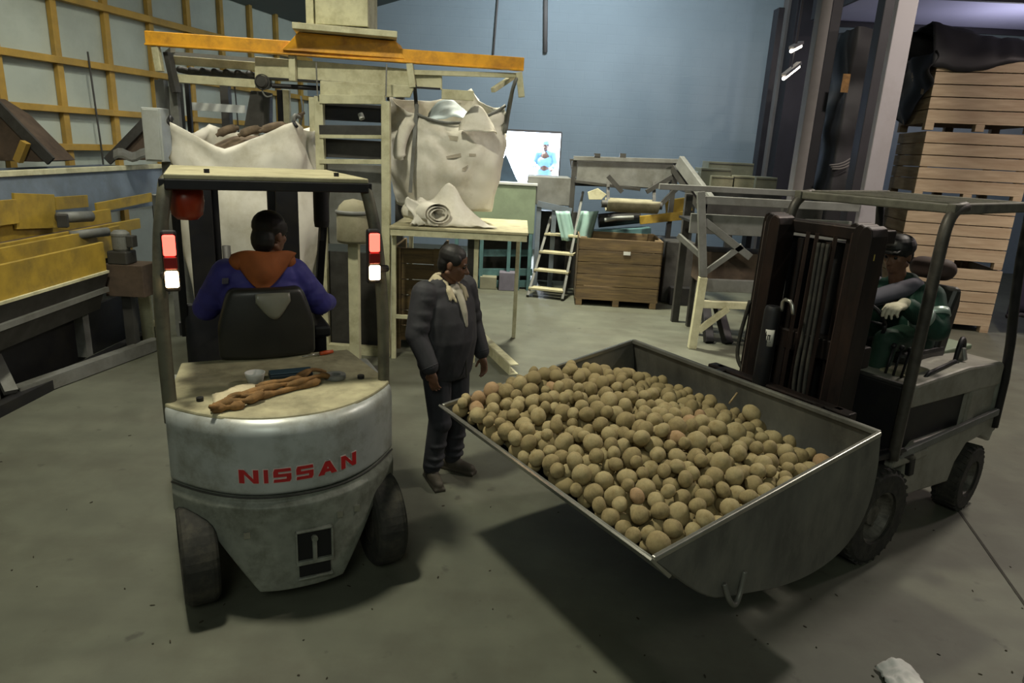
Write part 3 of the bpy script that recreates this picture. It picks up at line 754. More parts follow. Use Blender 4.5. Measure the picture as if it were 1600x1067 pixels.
j = MB()
j.cap(pv + V((-.06, 0, .02)), pv + V((.06, 0, .02)), .16, .16).cap(V((-.09, .89, 1.4)), V((.09, .89, 1.4)), .165, .165).cap(V((-.13, .9, 1.53)), V((.13, .9, 1.53)), .11, .11)
for s_, e_, w_ in ((sL, eL, wLh), (sR, eR, wRh)):
    j.cap(s_, e_, .1, .085).cap(e_, lerp(e_, w_, .85), .082, .062)
    for t_ in (.35, .7): j.ell(lerp(s_, e_, t_) + V((0, -.01, 0)), .094)
j.build('jacket', M['purple'], DRV, world=False, voxel=.009, soft=3)
MB().box((-.22, .785, 1.54), (.035, .01, .035), (.3, 0, .3)).build('badge', M['lilac'], DRV, world=False)
h = MB()
def hoodf(u, v):
    w_ = .34 * (1 - v) ** .8 + .03; x = .02 + (u - .5) * w_ - .035 * v; e = abs(u - .5) * 2
    return V((x, .775 - .055 * v - .035 * math.sin(math.pi * min(1, v * 1.15)) * (1 - e * e) + .1 * e * e * (1 - v), 1.715 - .225 * v - .03 * e * e * (1 - v) + .01 * math.sin(u * 9) * (1 - v)))
h.grid(20, 14, hoodf).build('hood', M['hoodor'], DRV, world=False, smooth=True, solid=.03)
h = MB(); h.cap((-.13, .86, 1.64), (.15, .88, 1.64), .062, .062); h.cap((-.15, .87, 1.63), (-.1, .99, 1.61), .045, .04); h.cap((.17, .88, 1.63), (.14, 1.0, 1.61), .045, .04)
h.build('hood_collar', M['hoodor'], DRV, world=False, voxel=.008, soft=3)
g_ = MB(); hand(g_, wRh, V((.0, 1, -.1)), V((0, 0, 1)), 1.0, -1, 1.25); g_.cap(lerp(eR, wRh, .8), wRh, .045, .042); g_.build('glove', M['glove'], DRV, world=False, voxel=.007, soft=1)
g_ = MB(); hand(g_, wLh, V((.3, 1, -.1)), V((0, 0, 1)), 1.0, 1, 1.2); g_.cap(lerp(eL, wLh, .8), wLh, .045, .04); g_.build('glove', M['glove'], DRV, world=False, voxel=.007, soft=1)
t = MB()
t.cap(pv + V((-.08, 0, -.02)), pv + V((.08, 0, -.02)), .14, .14)
for k in (-1, 1): t.cap(pv + V((k * .1, 0, 0)), V((k * .14, 1.32, 1.22)), .105, .078).cap(V((k * .14, 1.32, 1.22)), V((k * .14, 1.4, .74)), .075, .062)
t.build('trousers', M['trouser'], DRV, world=False, voxel=.01, soft=2)
for k in (-1, 1): MB().cap((k * .14, 1.39, .665), (k * .14, 1.52, .655), .05, .042).bar((k * .14, 1.32, .615), (k * .14, 1.58, .615), .085, .025).build('shoe', M['shoe'], DRV, world=False, voxel=.008, soft=1)
# ================================================================ grey forklift carrying the bucket (K: forward f, left l, height z)
RFO = V((2.09, 4.28, 0)); RFY = math.atan2(.835, -.55)
hF = V((-.835, -.55, 0)).normalized(); hL = V((-hF.y, hF.x, 0)) * 1.0
if hL.dot(V((.55, -.835, 0))) < 0: hL = -hL
def K(f, l, z): return RFO + hF * f + hL * l + V((0, 0, z))
def KF(px, py, f):          # point on the plane at forward distance f
    r = V(ray(px, py)); e = V((0, 0, EYE)); t = (f - (e - RFO).dot(hF)) / r.dot(hF); p = e + r * t; return p
def KLp(px, py, l):
    r = V(ray(px, py)); e = V((0, 0, EYE)); t = (l - (e - RFO).dot(hL)) / r.dot(hL); return e + r * t
RF = thing('forklift', 'grey forklift with dark mast holding up the potato bucket', 'forklift', RFO, RFY, 'forklifts')
def RP(name, mb, m, parent=None, **k): return mb.build(name, m, parent or RF, **k)
def kbox(mb, f0, f1, l0, l1, z0, z1):
    vs = [K(f, l, z) for f in (f0, f1) for l in (l0, l1) for z in (z0, z1)]
    return mb.faces(vs, [(0, 1, 3, 2), (4, 6, 7, 5), (0, 4, 5, 1), (2, 3, 7, 6), (0, 2, 6, 4), (1, 5, 7, 3)])
# wheels
for sl in (1, -1):
    c = K(.08, sl * .44, .315); ax = hL
    w_ = RP('front_wheel', tyre(MB(), c, .315, .2, ax), M['rubber']); RP('rim', rim(MB(), c, .315, .2, ax, sl), M['rim'], w_)
    c = K(-1.22, sl * .4, .25); ax = (Matrix.Rotation(R(6), 3, 'Z') @ hL)
    w_ = RP('rear_wheel', tyre(MB(), c, .25, .17, ax), M['rubber']); RP('rim', rim(MB(), c, .25, .17, ax, sl), M['rim'], w_)
# body
body_g = mat('pale_grey_body', '#8b897f', .45, .15, .1, 8, dirt='#6b685c')
bd = MB()
skirt = [(-.27, .34), (-.9, .3), (-.94, .44), (-1.05, .56), (-1.25, .58), (-1.42, .5), (-1.46, .62), (-1.44, .72), (-.3, .72), (-.22, .66)]
bd.prism(skirt, lambda a, b, d: K(a, d, b), -.47, .47)
RP('chassis', bd, body_g, bevel=.015)
up = MB()
hood = [(-.08, .98), (-.1, 1.08), (-.16, 1.13), (-.8, 1.16), (-1.3, 1.13), (-1.33, 1.1), (-1.33, .96)]
up.prism(hood, lambda a, b, d: K(a, d, b), -.46, .48)
kbox(up, -1.33, -.9, -.46, .46, .7, .98); kbox(up, -1.05, -.93, .44, .475, .7, .98)
RP('hood', up, body_g, bevel=.025)
RP('hood_inset', kbox(MB(), -.22, -.62, .2, .36, 1.11, 1.147), M['hood_dust'])
RP('hood_grab', MB().tube([K(-.35, .42, 1.13), K(-.4, .42, 1.16), K(-.8, .38, 1.175), K(-.85, .38, 1.15)], .012), M['black'], smooth=True)
RP('battery_panel', kbox(MB(), -.12, -.92, -.44, .44, .68, 1.0), M['black'], bevel=.01)
RP('side_step', kbox(MB(), -.02, -.45, .3, .5, .6, .67), body_g, bevel=.02)
RP('side_rail', MB().bar(K(-.1, .485, .68), K(-1.38, .485, .75), .03, .05), M['grey'], bevel=.006)
RP('counterweight', MB().prism([(-1.33, .55), (-1.5, .55), (-1.56, .65), (-1.55, 1.0), (-1.48, 1.07), (-1.33, 1.08)], lambda a, b, d: K(a, d, b), -.46, .46), M['lower_grey'], bevel=.03)
RP('hood_mat', kbox(MB(), -.9, -1.45, -.4, .2, 1.13, 1.17), M['green'], bevel=.01)
RP('dash_panel', kbox(kbox(MB(), -.08, -.02, -.46, .46, .45, 1.13), -.3, -.08, -.4, .4, .5, .64), M['black'], bevel=.012)
RP('dash_trim', MB().bar(K(-.05, -.46, 1.135), K(-.05, .46, 1.135), .03, .02), M['greyd'])
RP('fender', MB().prism([(-.26, .5), (-.24, .6), (-.1, .68), (.2, .7), (.2, .74), (-.12, .73), (-.3, .64), (-.32, .5)], lambda a, b, d: K(a, d, b), .3, .5), M['black'], bevel=.008)
# overhead guard
pm = mat('worn_brown_post', '#4b4740', .5, .3, .2, 12, dirt='#2a2724')
og2 = MB()
for sl in (1, -1):
    og2.bar(K(-.06, sl * .49, 2.19), K(-1.15, sl * .49, 2.2), .05, .06)
og2.bar(K(-.1, -.5, 2.19), K(-.1, .5, 2.19), .05, .05); og2.bar(K(-1.12, -.5, 2.2), K(-1.12, .5, 2.2), .05, .05)
GDM = mat('dull_guard_paint', '#5e5c50', .7, .1, .2, 9, dirt='#3d3b34')
GD = RP('overhead_guard', og2, GDM, bevel=.008)
for k in range(9):
    RP('guard_slat', MB().bar(K(-.19 - .1 * k, -.47, 2.2), K(-.19 - .1 * k, .47, 2.2), .022, .045, up=(0, 0, 1)), GDM, GD)
for sl in (1, -1):
    RP('front_post', MB().tube([K(.0, sl * .5, .68), K(-.01, sl * .5, 1.4), K(-.02, sl * .5, 1.95), K(-.04, sl * .495, 2.12), K(-.12, sl * .49, 2.19), K(-.22, sl * .49, 2.2)], .033, 10, 2), pm, smooth=True)
    RP('rear_post', MB().tube([K(-1.42, sl * .47, .62), K(-1.4, sl * .47, 1.1), K(-1.16, sl * .48, 1.75), K(-1.08, sl * .49, 2.17)], .03, 10, 1), M['black'], smooth=True)
# mast
for l0 in (-.345, .245):
    for k, (dl, df) in enumerate(((-.09, .12), (-.01, .2), (.075, .28))):
        ml = MB(); s_ = -1 if l0 < 0 else 1
        fr_, cl = .1 + df, l0 + dl
        prof = [(-.04, .1), (.04, .1), (.04, 2.03), (.028, 2.07), (.0, 2.085), (-.028, 2.07), (-.04, 2.03)]
        ml.prism(prof, lambda a, b, d: K(fr_ + d - (b - 1) * .02, cl + a, b), -.08, .08)
        RP('mast_rail', ml, M['mast'], bevel=.006)
    eg = MB()
    for dl in (-.05, .03): eg.bar(K(.39, l0 + dl, .3), K(.35, l0 + dl, 2.03), .012, .012)
    RP('mast_edge', eg, M['mast_edge'])
for l_ in (-.17, .02): RP('lift_cylinder', MB().cyl(K(.3, l_, .3), K(.27, l_, 1.95), .028).cyl(K(.3, l_, .3), K(.28, l_, 1.35), .042), M['mast'], smooth=False)
RP('mast_screen', kbox(MB(), .16, .19, -.3, .2, .5, 1.95), M['black'])
ch_ = MB()
for l_ in (-.1, -.04, .08): ch_.bar(K(.36, l_, .5), K(.33, l_, 2.0), .022, .008)
RP('lift_chain', ch_, M['mast_edge'])
for fz in ((.18, .3, 1.98, 2.06), (.2, .32, 1.25, 1.38), (.2, .32, .35, .5)): RP('mast_crossbar', kbox(MB(), fz[0], fz[1], -.44, .35, fz[2], fz[3]), M['mast'], bevel=.01)
ho = MB()
for k in range(3): ho.tube([K(.36, .0 + .03 * k, 1.95), K(.4, .03 + .03 * k, 1.5), K(.42, .02 + .04 * k, 1.1), K(.38, .05 + .03 * k, .8)], .012, 8, 2)
q = KF(1150, 545, .3); ho.tube([KF(1172, 470, .3), q, KF(1156, 575, .3), KF(1180, 590, .3)], .014, 8, 2)
RP('hose', ho, M['rubber'], smooth=True)
cp = KF(1209, 478, .52); ct = V((cp.x, cp.y, 0))
ca = MB().lathe([(0, -.62), (.045, -.62), (.05, -.6), (.05, -.03), (.042, 0), (0, 0)], cp, (.02, .0, 1), 28)
acc = RP('hydraulic_canister', ca, M['black'], smooth=False, bevel=.003)
for p_ in acc.data.polygons: p_.use_smooth = True
lm = mat('paper_label', '#b9b7ae', .7, 0, .05, 20)
def lab(u, v):
    a = math.atan2(-cp.y, -cp.x) + (u - .5) * 1.7 - .25; return cp + V((.0515 * math.cos(a), .0515 * math.sin(a), -.14 - .105 * v))
RP('label', MB().grid(10, 2, lab), lm, acc, smooth=True, solid=.001)
ink = MB()
for k, (u0, u1, v0, v1) in enumerate(((.35, .5, .3, .36), (.35, .4, .36, .6), (.42, .47, .4, .6), (.55, .75, .3, .36), (.55, .6, .36, .62), (.66, .72, .36, .62), (.3, .8, .72, .75))):
    def ik(u, v, u0=u0, u1=u1, v0=v0, v1=v1):
        p = lab(u0 + (u1 - u0) * u, v0 + (v1 - v0) * v); d = V((p.x - cp.x, p.y - cp.y, 0)).normalized(); return p + d * .0012
    ink.grid(2, 1, ik)
RP('print', ink, M['black'], acc)
RP('canister_bracket', MB().tube([KF(1221, 486, .5), KF(1224, 467, .5), KF(1238, 472, .5), KF(1239, 492, .5)], .012, 8, 1), M['steeledge'], smooth=True)
RP('mast_tag', MB().box(KF(1362, 402, .385), (.03, .01, .035), (0, 0, RFY)), mat('yellow_tag', '#b09a4c', .6))
RP('load_carriage', kbox(kbox(kbox(kbox(MB(), .46, .54, -.55, .48, .62, .72), .46, .54, -.55, .48, .98, 1.06), .47, .53, -.5, -.44, .6, 1.06), .47, .53, .36, .42, .6, 1.06), M['mast'], bevel=.01)
# seat, controls
sb = MB()
RP('seat', sb.prism([(-.86, 1.14), (-1.02, 1.16), (-1.08, 1.5), (-1.06, 1.62), (-1.0, 1.63), (-.95, 1.5)], lambda a, b, d: K(a, d, b), -.22, .22), M['seat'], bevel=.04)
RP('seat_base', kbox(MB(), -1.0, -.45, -.23, .23, 1.13, 1.22), M['seat'], bevel=.03)
sw = MB(); ring = [K(-.27 + .06 * math.sin(t * math.pi / 12), .0 + .15 * math.cos(t * math.pi / 12), 1.42 + .13 * math.sin(t * math.pi / 12)) for t in range(25)]
sw.tube(ring, .013); sw.tube([K(-.25, 0, 1.42), K(-.1, 0, 1.1)], .025)
for t_ in (0, 8, 16): sw.tube([K(-.265, 0, 1.42), ring[t_]], .008)
RP('steering_wheel', sw, M['black'], smooth=True)
lv = MB()
for k in range(3): lv.tube([K(-.2, .25 + .05 * k, 1.12), K(-.24, .25 + .05 * k, 1.3)], .008).ell(K(-.24, .25 + .05 * k, 1.31), .018)
RP('lever', lv, M['black'], smooth=True)
be = MB().tube([K(-.85, .36, 1.16), K(-.86, .36, 1.26), K(-.93, .34, 1.32), K(-1.0, .33, 1.26), K(-.98, .33, 1.17)], .016, 8, 2)
RP('armrest', be, M['black'], smooth=True)
RP('buckle', MB().box(K(-.93, .36, 1.2), (.05, .04, .09), (0, .3, RFY)), M['steeledge'], bevel=.01)
RP('headrest', MB().cap(K(-1.0, -.06, 1.73), K(-1.0, .1, 1.73), .075, .075).tube([K(-1.0, .02, 1.6), K(-1.0, .02, 1.7)], .012), mat('brown_headrest', '#3a2a26', .7, 0, .2, 20), smooth=True)

# ---------------------------------------------------------------- its driver
D2 = thing('person', 'driver in dark cap, green jacket and off-white glove behind the dark mast', 'person', RFO, RFY)
HC2 = K(-.6, -.03, 1.83); HF2 = (hF + V((0, 0, -.15)))
pv, ch = K(-.8, 0, 1.28), K(-.7, 0, 1.5)
sL, sR = K(-.66, .2, 1.58), K(-.64, -.19, 1.58); eL, eR = K(-.6, .31, 1.4), K(-.42, -.24, 1.49); wl_, wr_ = K(-.36, .2, 1.56), K(-.24, -.1, 1.5)
d = MB()
d.cap(K(-.8, .1, 1.28), K(-.8, -.1, 1.28), .11, .11).cap(pv, ch, .125, .13).cap(sL, sR, .06, .06).cap(ch, HC2 - V((0, 0, .06)), .06, .055)
for k in (-1, 1): d.cap(K(-.78, k * .1, 1.28), K(-.34, k * .14, 1.3), .085, .058).cap(K(-.34, k * .14, 1.3), K(-.24, k * .14, .78), .055, .04).cap(K(-.25, k * .14, .75), K(-.13, k * .14, .69), .036, .03)
for s_, e_, w_ in ((sL, eL, wl_), (sR, eR, wr_)): d.cap(s_, e_, .055, .042).cap(e_, w_, .042, .028)
hand(d, wl_, hF - V((0, 0, .1)), V((0, 0, 1)), 1.0, 1); hand(d, wr_, hF - V((0, 0, .1)), V((0, 0, 1)), 1.0, -1)
head(d, HC2, HF2)
d.build('body', M['skin'], D2, voxel=.007, soft=2)
hair(D2, HC2, HF2); eyes(D2, HC2, HF2)
f_, l_, u_ = head_frame(HF2); cpb = MB()
cpb.ell(HC2 + u_ * .06 - f_ * .01, (.115, .1, .085), Matrix((f_, l_, u_)).transposed(), 18)
for k in range(-3, 4): cpb.cap(HC2 + f_ * .07 + u_ * .055 + l_ * k * .02, HC2 + f_ * (.16 - .004 * k * k) + u_ * .045 + l_ * k * .02, .012, .008)
cpb.build('cap', M['black'], D2, voxel=.006, soft=2)
j = MB()
j.cap(K(-.8, .06, 1.25), K(-.8, -.06, 1.25), .16, .16).cap(K(-.75, .08, 1.42), K(-.74, -.08, 1.42), .165, .165).cap(K(-.68, .12, 1.56), K(-.67, -.12, 1.56), .1, .1).cap(K(-.68, .04, 1.65), K(-.68, -.04, 1.65), .07, .07)
j.cap(sL, eL, .098, .084).cap(eL, lerp(eL, wl_, .85), .08, .062).ell(lerp(sL, eL, .6), .095)
j.build('jacket', M['greenjk'], D2, voxel=.009, soft=3)
j = MB(); j.cap(K(-.64, .1, 1.64), K(-.4, -.08, 1.53), .06, .05); j.cap(sR, eR, .092, .078).cap(eR, lerp(eR, wr_, .9), .076, .06); j.cap(K(-.62, .02, 1.6), K(-.44, -.12, 1.5), .06, .06)
j.build('sleeve', M['lilac'], D2, voxel=.009, soft=2)
tpz = MB()
for (c0, r_) in ((lerp(sL, eL, .55), .1), (lerp(eL, wl_, .45), .079)):
    ax = (eL - sL) if r_ > .09 else (wl_ - eL); ax.normalize(); tpz.cyl(c0 - ax * .022, c0 + ax * .022, r_, r_, 24)
tpz.build('reflective_tape', M['reflect'], D2, smooth=True)
tb = MB()
for k in (0, 1):
    pts = [K(-.8 + .02 * k + .172 * math.cos(a), .225 * math.sin(a), 1.32 - .0 * k) for a in [i * math.pi / 12 for i in range(24)]]
tb.tube([K(-.86, .16, 1.62), K(-.9, .15, 1.5), K(-.93, .14, 1.3)], .016, 8); tb.tube([K(-.6, .16, 1.6), K(-.575, .14, 1.48), K(-.63, .14, 1.3)], .014, 8)
tb.build('braces', M['reflect'], D2, smooth=True)
g_ = MB(); hand(g_, wl_, hF - V((0, 0, .1)), V((0, 0, 1)), 1.0, 1, 1.25); g_.cap(lerp(eL, wl_, .82), wl_, .046, .042); g_.build('glove', M['whiteg'], D2, voxel=.006, soft=1)
t = MB()
t.cap(K(-.8, .08, 1.27), K(-.8, -.08, 1.27), .135, .135)
for k in (-1, 1): t.cap(K(-.78, k * .1, 1.28), K(-.34, k * .14, 1.3), .105, .08).cap(K(-.34, k * .14, 1.3), K(-.25, k * .14, .8), .078, .062)
t.build('trousers', mat('dark_green_trousers', '#123022', .75, 0, .25, 9), D2, voxel=.01, soft=2)
for k in (-1, 1): MB().cap(K(-.25, k * .14, .7), K(-.1, k * .14, .685), .05, .04).bar(K(-.31, k * .14, .652), K(-.04, k * .14, .652), .085, .024).build('shoe', M['shoe'], D2, voxel=.008, soft=1)

# ================================================================ the bucket
BK = thing('bucket', 'wide worn steel loader bucket heaped with potatoes on the forklift', 'bucket', RFO, RFY)
def BP(name, mb, m, parent=None, **k): return mb.build(name, m, parent or BK, **k)
L0, L1 = -1.02, .79
prof = [(.80, 1.12), (.745, .86), (.79, .62), (.97, .47), (1.31, .43), (1.78, .53), (1.96, .58), (2.31, .88)]
def arc(prof, n=5):
    out = list(prof)
    for _ in range(2):
        q = [out[0]]
        for i, (a, b) in enumerate(zip(out, out[1:])):
            q += [(a[0] * .75 + b[0] * .25, a[1] * .75 + b[1] * .25), (a[0] * .25 + b[0] * .75, a[1] * .25 + b[1] * .75)]
        out = q + [out[-1]]
    return out
pa = arc(prof)
sh = MB(); n = len(pa) - 1
sh.grid(n, 20, lambda u, v: K(pa[round(u * n)][0], L0 + (L1 - L0) * v, pa[round(u * n)][1]))
BP('shell', sh, M['steel'], solid=.014, smooth=True)
for l_ in (L0, L1): BP('side_plate', MB().prism(pa, lambda a, b, d: K(a, l_ + d, b), -.006, .006), M['steel'])
for l_ in (L0, L1):
    BP('side_rim', MB().bar(K(.80, l_, 1.12), K(2.31, l_, .88), .022, .026), M['steeledge'], bevel=.005)
BP('back_rim', MB().bar(K(.80, L0, 1.12), K(.80, L1, 1.12), .03, .03), M['steel'], bevel=.006)
BP('cutting_edge', MB().prism([(2.2, .775), (2.325, .893), (2.335, .885), (2.215, .765)], lambda a, b, d: K(a, d, b), L0 - .01, L1 + .01), M['steeledge'], bevel=.002)
for l_ in (.55, -.2, -.8): BP('wear_strip', MB().prism([(1.2, .395), (1.95, .545), (2.2, .76), (2.2, .79), (1.93, .59), (1.2, .43)], lambda a, b, d: K(a, l_ + d, b), -.04, .04), M['steel'])
BP('hook', MB().tube([K(1.86, .8, .62), K(1.85, .83, .55), K(1.8, .83, .5), K(1.75, .81, .54), K(1.73, .8, .64)], .012, 8, 2), M['steel'], smooth=True)
for l_ in (-.42, .3): BP('mount_bracket', MB().prism([(.5, .55), (.74, .62), (.72, .86), (.74, 1.04), (.54, 1.06)], lambda a, b, d: K(a, l_ + d, b), -.03, .03), M['mast'], bevel=.006)

# ---------------------------------------------------------------- potatoes: dropped one by one onto the heap
rnd = random.Random(11)
def lerp1(x, xs, ys):
    if x <= xs[0]: return ys[0]
    for i in range(len(xs) - 1):
        if x <= xs[i + 1]: t_ = (x - xs[i]) / (xs[i + 1] - xs[i]); return ys[i] * (1 - t_) + ys[i + 1] * t_
    return ys[-1]
def heap(f, l):
    z = lerp1(f, (.85, 1.05, 1.35, 1.7, 2.0, 2.18, 2.3), (.95, .99, 1.06, 1.07, 1.01, .965, .945))
    u = (l - L0) / (L1 - L0)
    z += -.11 * max(0, (u - .62) / .38) ** 1.6 - .03 * max(0, (.12 - u) / .12)
    z += .012 * nz(f * 3, l * 3)
    return z
def rim_z(f): return .88 + (2.31 - f) / 1.51 * .24
sph = []; cell = {}
CS = .12
def rest(f, l, r):
    z = max(heap(f, l) - .13 + r * .2, lerp1(f, (1.31, 1.78, 1.96, 2.31), (.43, .53, .58, .88)) + r * 1.1)
    ci, cj = int(f / CS), int(l / CS)
    for i in (-1, 0, 1):
        for j_ in (-1, 0, 1):
            for (a, b, c, q) in cell.get((ci + i, cj + j_), ()):
                d2 = (a - f) ** 2 + (b - l) ** 2; s_ = (q + r) * .965
                if d2 < s_ * s_: z = max(z, c + math.sqrt(s_ * s_ - d2))
    return z
for it in range(1900):
    r = rnd.choice((.033, .036, .039, .041, .043, .045, .048, .052)) * rnd.uniform(.96, 1.04); best = None
    for _ in range(26):
        f = rnd.uniform(.86, 2.28 - r * .75); l = rnd.uniform(L0 + .015 + r, L1 - .02 - r); z = rest(f, l, r)
        if f > 2.22 - r: z += .0
        e = z - heap(f, l)
        if best is None or e < best[0]: best = (e, f, l, z)
    e, f, l, z = best
    if e > -.004: continue
    sph.append((f, l, z, r)); cell.setdefault((int(f / CS), int(l / CS)), []).append((f, l, z, r))
# which lie open to view on top of the heap
def cover(s):
    f, l, z, r = s; c = 0
    for i in (-1, 0, 1):
        for j_ in (-1, 0, 1):
            for (a, b, cc, q) in cell.get((int(f / CS) + i, int(l / CS) + j_), ()):
                d = math.hypot(a - f, b - l)
                if cc > z + .02 and d < q + r: c += (q + r - d) / r * (1 if d > .6 * r else 3)
    return c
eye = V((0, 0, EYE))
scored = sorted(sph, key=lambda s: (cover(s) > 1.6, (K(*s[:3]) - eye).length))
protos = []
for k in range(10):
    pb = bmesh.new(); bmesh.ops.create_icosphere(pb, subdivisions=3, radius=1)
    sc = (rnd.uniform(1.0, 1.2), rnd.uniform(.93, 1.0), rnd.uniform(.9, .97))
    for v in pb.verts:
        n_ = 1 + .07 * nz(v.co.x * 1.3 + k * 9, v.co.y * 1.3, v.co.z * 1.3) + .02 * nz(v.co.x * 4, v.co.y * 4 + k, v.co.z * 4)
        v.co = V((v.co.x * sc[0], v.co.y * sc[1], v.co.z * sc[2])) * n_
    me = bpy.data.meshes.new('potato'); pb.to_mesh(me); pb.free()
    me.polygons.foreach_set('use_smooth', [True] * len(me.polygons))
    me.materials.append(M['potato' if k < 5 else 'potato2' if k < 9 else 'potato3'])
    protos.append(me)
PG = 'potatoes on the steel bucket'
for i, (f, l, z, r) in enumerate(scored[:300]):
    if i == 0: first = bpy.data.objects.new('potato', protos[0]); o = first
    else: o = first.copy()
    C.objects.link(o); o.data = protos[9 if (f > 1.9 and l < -.75 and rnd.random() < .6) else rnd.randrange(9) if rnd.random() < .97 else 9]
    o.location = K(f, l, z); o.scale = (r, r, r); o.rotation_euler = (rnd.uniform(0, 6.3), rnd.uniform(0, 6.3), rnd.uniform(0, 6.3))
    setp(o, 'round tan potato lying loose on top of the heap in the steel bucket', 'potato', PG)
tp_ = KF(1180, 641, .9)
o = first.copy(); C.objects.link(o); o.data = protos[2]; o.scale = (.05, .05, .05)
o.location = K(.93, (tp_ - RFO).dot(hL), tp_.z - .015); setp(o, 'single big round potato sitting proud of the heap against the bucket back plate', 'potato', PG)
rest_ = MB()
for (f, l, z, r) in scored[300:]:
    me = protos[rnd.randrange(9)]; e = Euler((rnd.uniform(0, 6.3), rnd.uniform(0, 6.3), rnd.uniform(0, 6.3))).to_matrix(); c = K(f, l, z)
    rest_.faces([c + e @ (v.co * r) for v in me.vertices], [tuple(p.vertices) for p in me.polygons])
def core(u, v):
    f = .86 + 1.3 * u; l = L0 + .03 + (L1 - L0 - .06) * v; return K(f, l, max(heap(f, l) - .12, lerp1(f, (1.31, 1.78, 1.96, 2.31), (.43, .53, .58, .88)) + .02))
rest_.grid(30, 40, core)
o = rest_.build('potatoes', M['potato2'], smooth=True, recalc=False)
setp(o, 'mass of tan potatoes filling the bucket between and below the loose ones', 'potatoes', PG, 'stuff')
stick = MB().tube([K(.84, (KF(1150, 615, .85) - RFO).dot(hL), 1.06), K(.9, (KF(1140, 625, .9) - RFO).dot(hL), 1.0)], .006, 6)
setp(stick.build('twig', M['wood'], smooth=True), 'short pale twig sticking up against the bucket back plate', 'twig')
# ================================================================ bag filling machine under the orange beam
BM = thing('bagging_machine', 'tall cream bag-filling machine with long orange top beam behind the silver forklift', 'machine', (-1.9, 7.8, 0))
def MP(name, mb, m, parent=None, **k): return mb.build(name, m, parent or BM, **k)
bl, br = W(229, 60, 7.5), W(818, 101, 8.0)
bd_ = (br - bl).normalized()
bm_ = MB().bar(bl, br, .1, .135)
bm_.bar(bl + V((0, -.05, -.06)), br + V((0, -.05, -.06)), .03, .02)
MP('beam', bm_, M['orange'], bevel=.006)
# raised orange hump with a cream plank on top
a, b, c, d_ = W(440, 78, 7.58), W(632, 92, 7.78), W(618, 64, 7.78), W(466, 50, 7.58)
MP('hump_plate', MB().faces([a, b, c, d_] + [p + V((0, .35, 0)) for p in (a, b, c, d_)], [(0, 1, 2, 3), (7, 6, 5, 4), (0, 4, 5, 1), (1, 5, 6, 2), (2, 6, 7, 3), (3, 7, 4, 0)]), M['orange'], bevel=.006)
MP('plank', MB().bar(W(460, 44, 7.6), W(620, 58, 7.8), .4, .06), M['cream'], bevel=.005)
# feed chute above
ch0, ch1 = W(497, 40, 7.95), W(578, 44, 7.95)
hc = MB(); hc.bx((ch0.x, 7.85, ch0.z), (ch1.x, 8.35, ch0.z + 1.1)); MP('feed_chute', hc, M['cream'], bevel=.008)
pz = W(488, 40, 7.9); MP('chute_post', MB().bx((pz.x - .05, 7.85, pz.z), (pz.x + .03, 7.95, pz.z + 1.1)), M['cream'])
MP('chute_outlet', MB().bx((ch0.x + .15, 7.9, ch0.z - .14), (ch1.x - .02, 8.3, ch0.z)), M['black'])
# conveyor deck rails
def rail(name, p, q, Y0, Y1, h, m=M['cream'], d=.05): return MP(name, MB().bar(W(*p, Y0), W(*q, Y1), d, h), m, bevel=.004)
rail('deck_rail', (270, 94), (400, 104), 7.75, 7.85, .085)
rail('deck_rail', (272, 122), (400, 131), 7.75, 7.85, .085)
rail('deck_rail', (640, 113), (806, 118), 7.85, 8.0, .05)
rail('deck_rail', (690, 147), (740, 150), 7.75, 7.8, .1)
rail('deck_rail', (770, 141), (806, 117), 7.8, 8.2, .05)
for k in range(7):
    p = W(283 + k * 18, 109 + k * 1.2, 7.85)
    MP('roller', MB().cyl(p + V((0, -.04, 0)), p + V((0, .5, 0)), .035), M['greyd'], smooth=True)
p = MB(); a, b = W(398, 88, 7.72), W(690, 112, 7.9); c, d_ = W(690, 140, 7.9), W(398, 124, 7.72)
p.faces([a, b, c, d_] + [q + V((0, .06, 0)) for q in (a, b, c, d_)], [(0, 1, 2, 3), (7, 6, 5, 4), (0, 4, 5, 1), (1, 5, 6, 2), (2, 6, 7, 3), (3, 7, 4, 0)])
MP('side_panel', p, M['cream'], bevel=.004)
a, b, c, d_ = W(500, 126, 7.66), W(648, 134, 7.8), W(640, 152, 7.8), W(500, 150, 7.66)
MP('lower_panel', MB().faces([a, b, c, d_] + [q + V((0, .05, 0)) for q in (a, b, c, d_)], [(0, 1, 2, 3), (7, 6, 5, 4), (0, 4, 5, 1), (1, 5, 6, 2), (2, 6, 7, 3), (3, 7, 4, 0)]), M['cream'], bevel=.004)
MP('panel_seam', MB().bar(W(402, 121, 7.7), W(688, 139, 7.88), .02, .02), M['black'])
a, b, c, d_ = W(300, 86, 8.2), W(390, 92, 8.3), W(640, 98, 8.4), W(300, 76, 8.2)
MP('back_frame', MB().bar(W(262, 84, 8.1), W(420, 96, 8.4), .05).bar(W(270, 78, 7.8), W(262, 84, 8.3), .05), M['grey'])
# beam hangers
for (x0, y0, x1, y1, Y) in ((243, 72, 250, 112, 7.5), (457, 84, 458, 127, 7.7), (640, 98, 645, 137, 7.82), (811, 113, 815, 152, 7.95)):
    MP('beam_hanger', MB().bar(W(x0, y0, Y), W(x1, y1, Y), .07, .07, up=(0, 1, 0)), M['cream'], bevel=.006)
MP('end_cover', MB().bar(W(262, 82, 7.62), W(276, 145, 7.62), .05, .12, up=(0, 1, 0)), M['greyd'], bevel=.004)
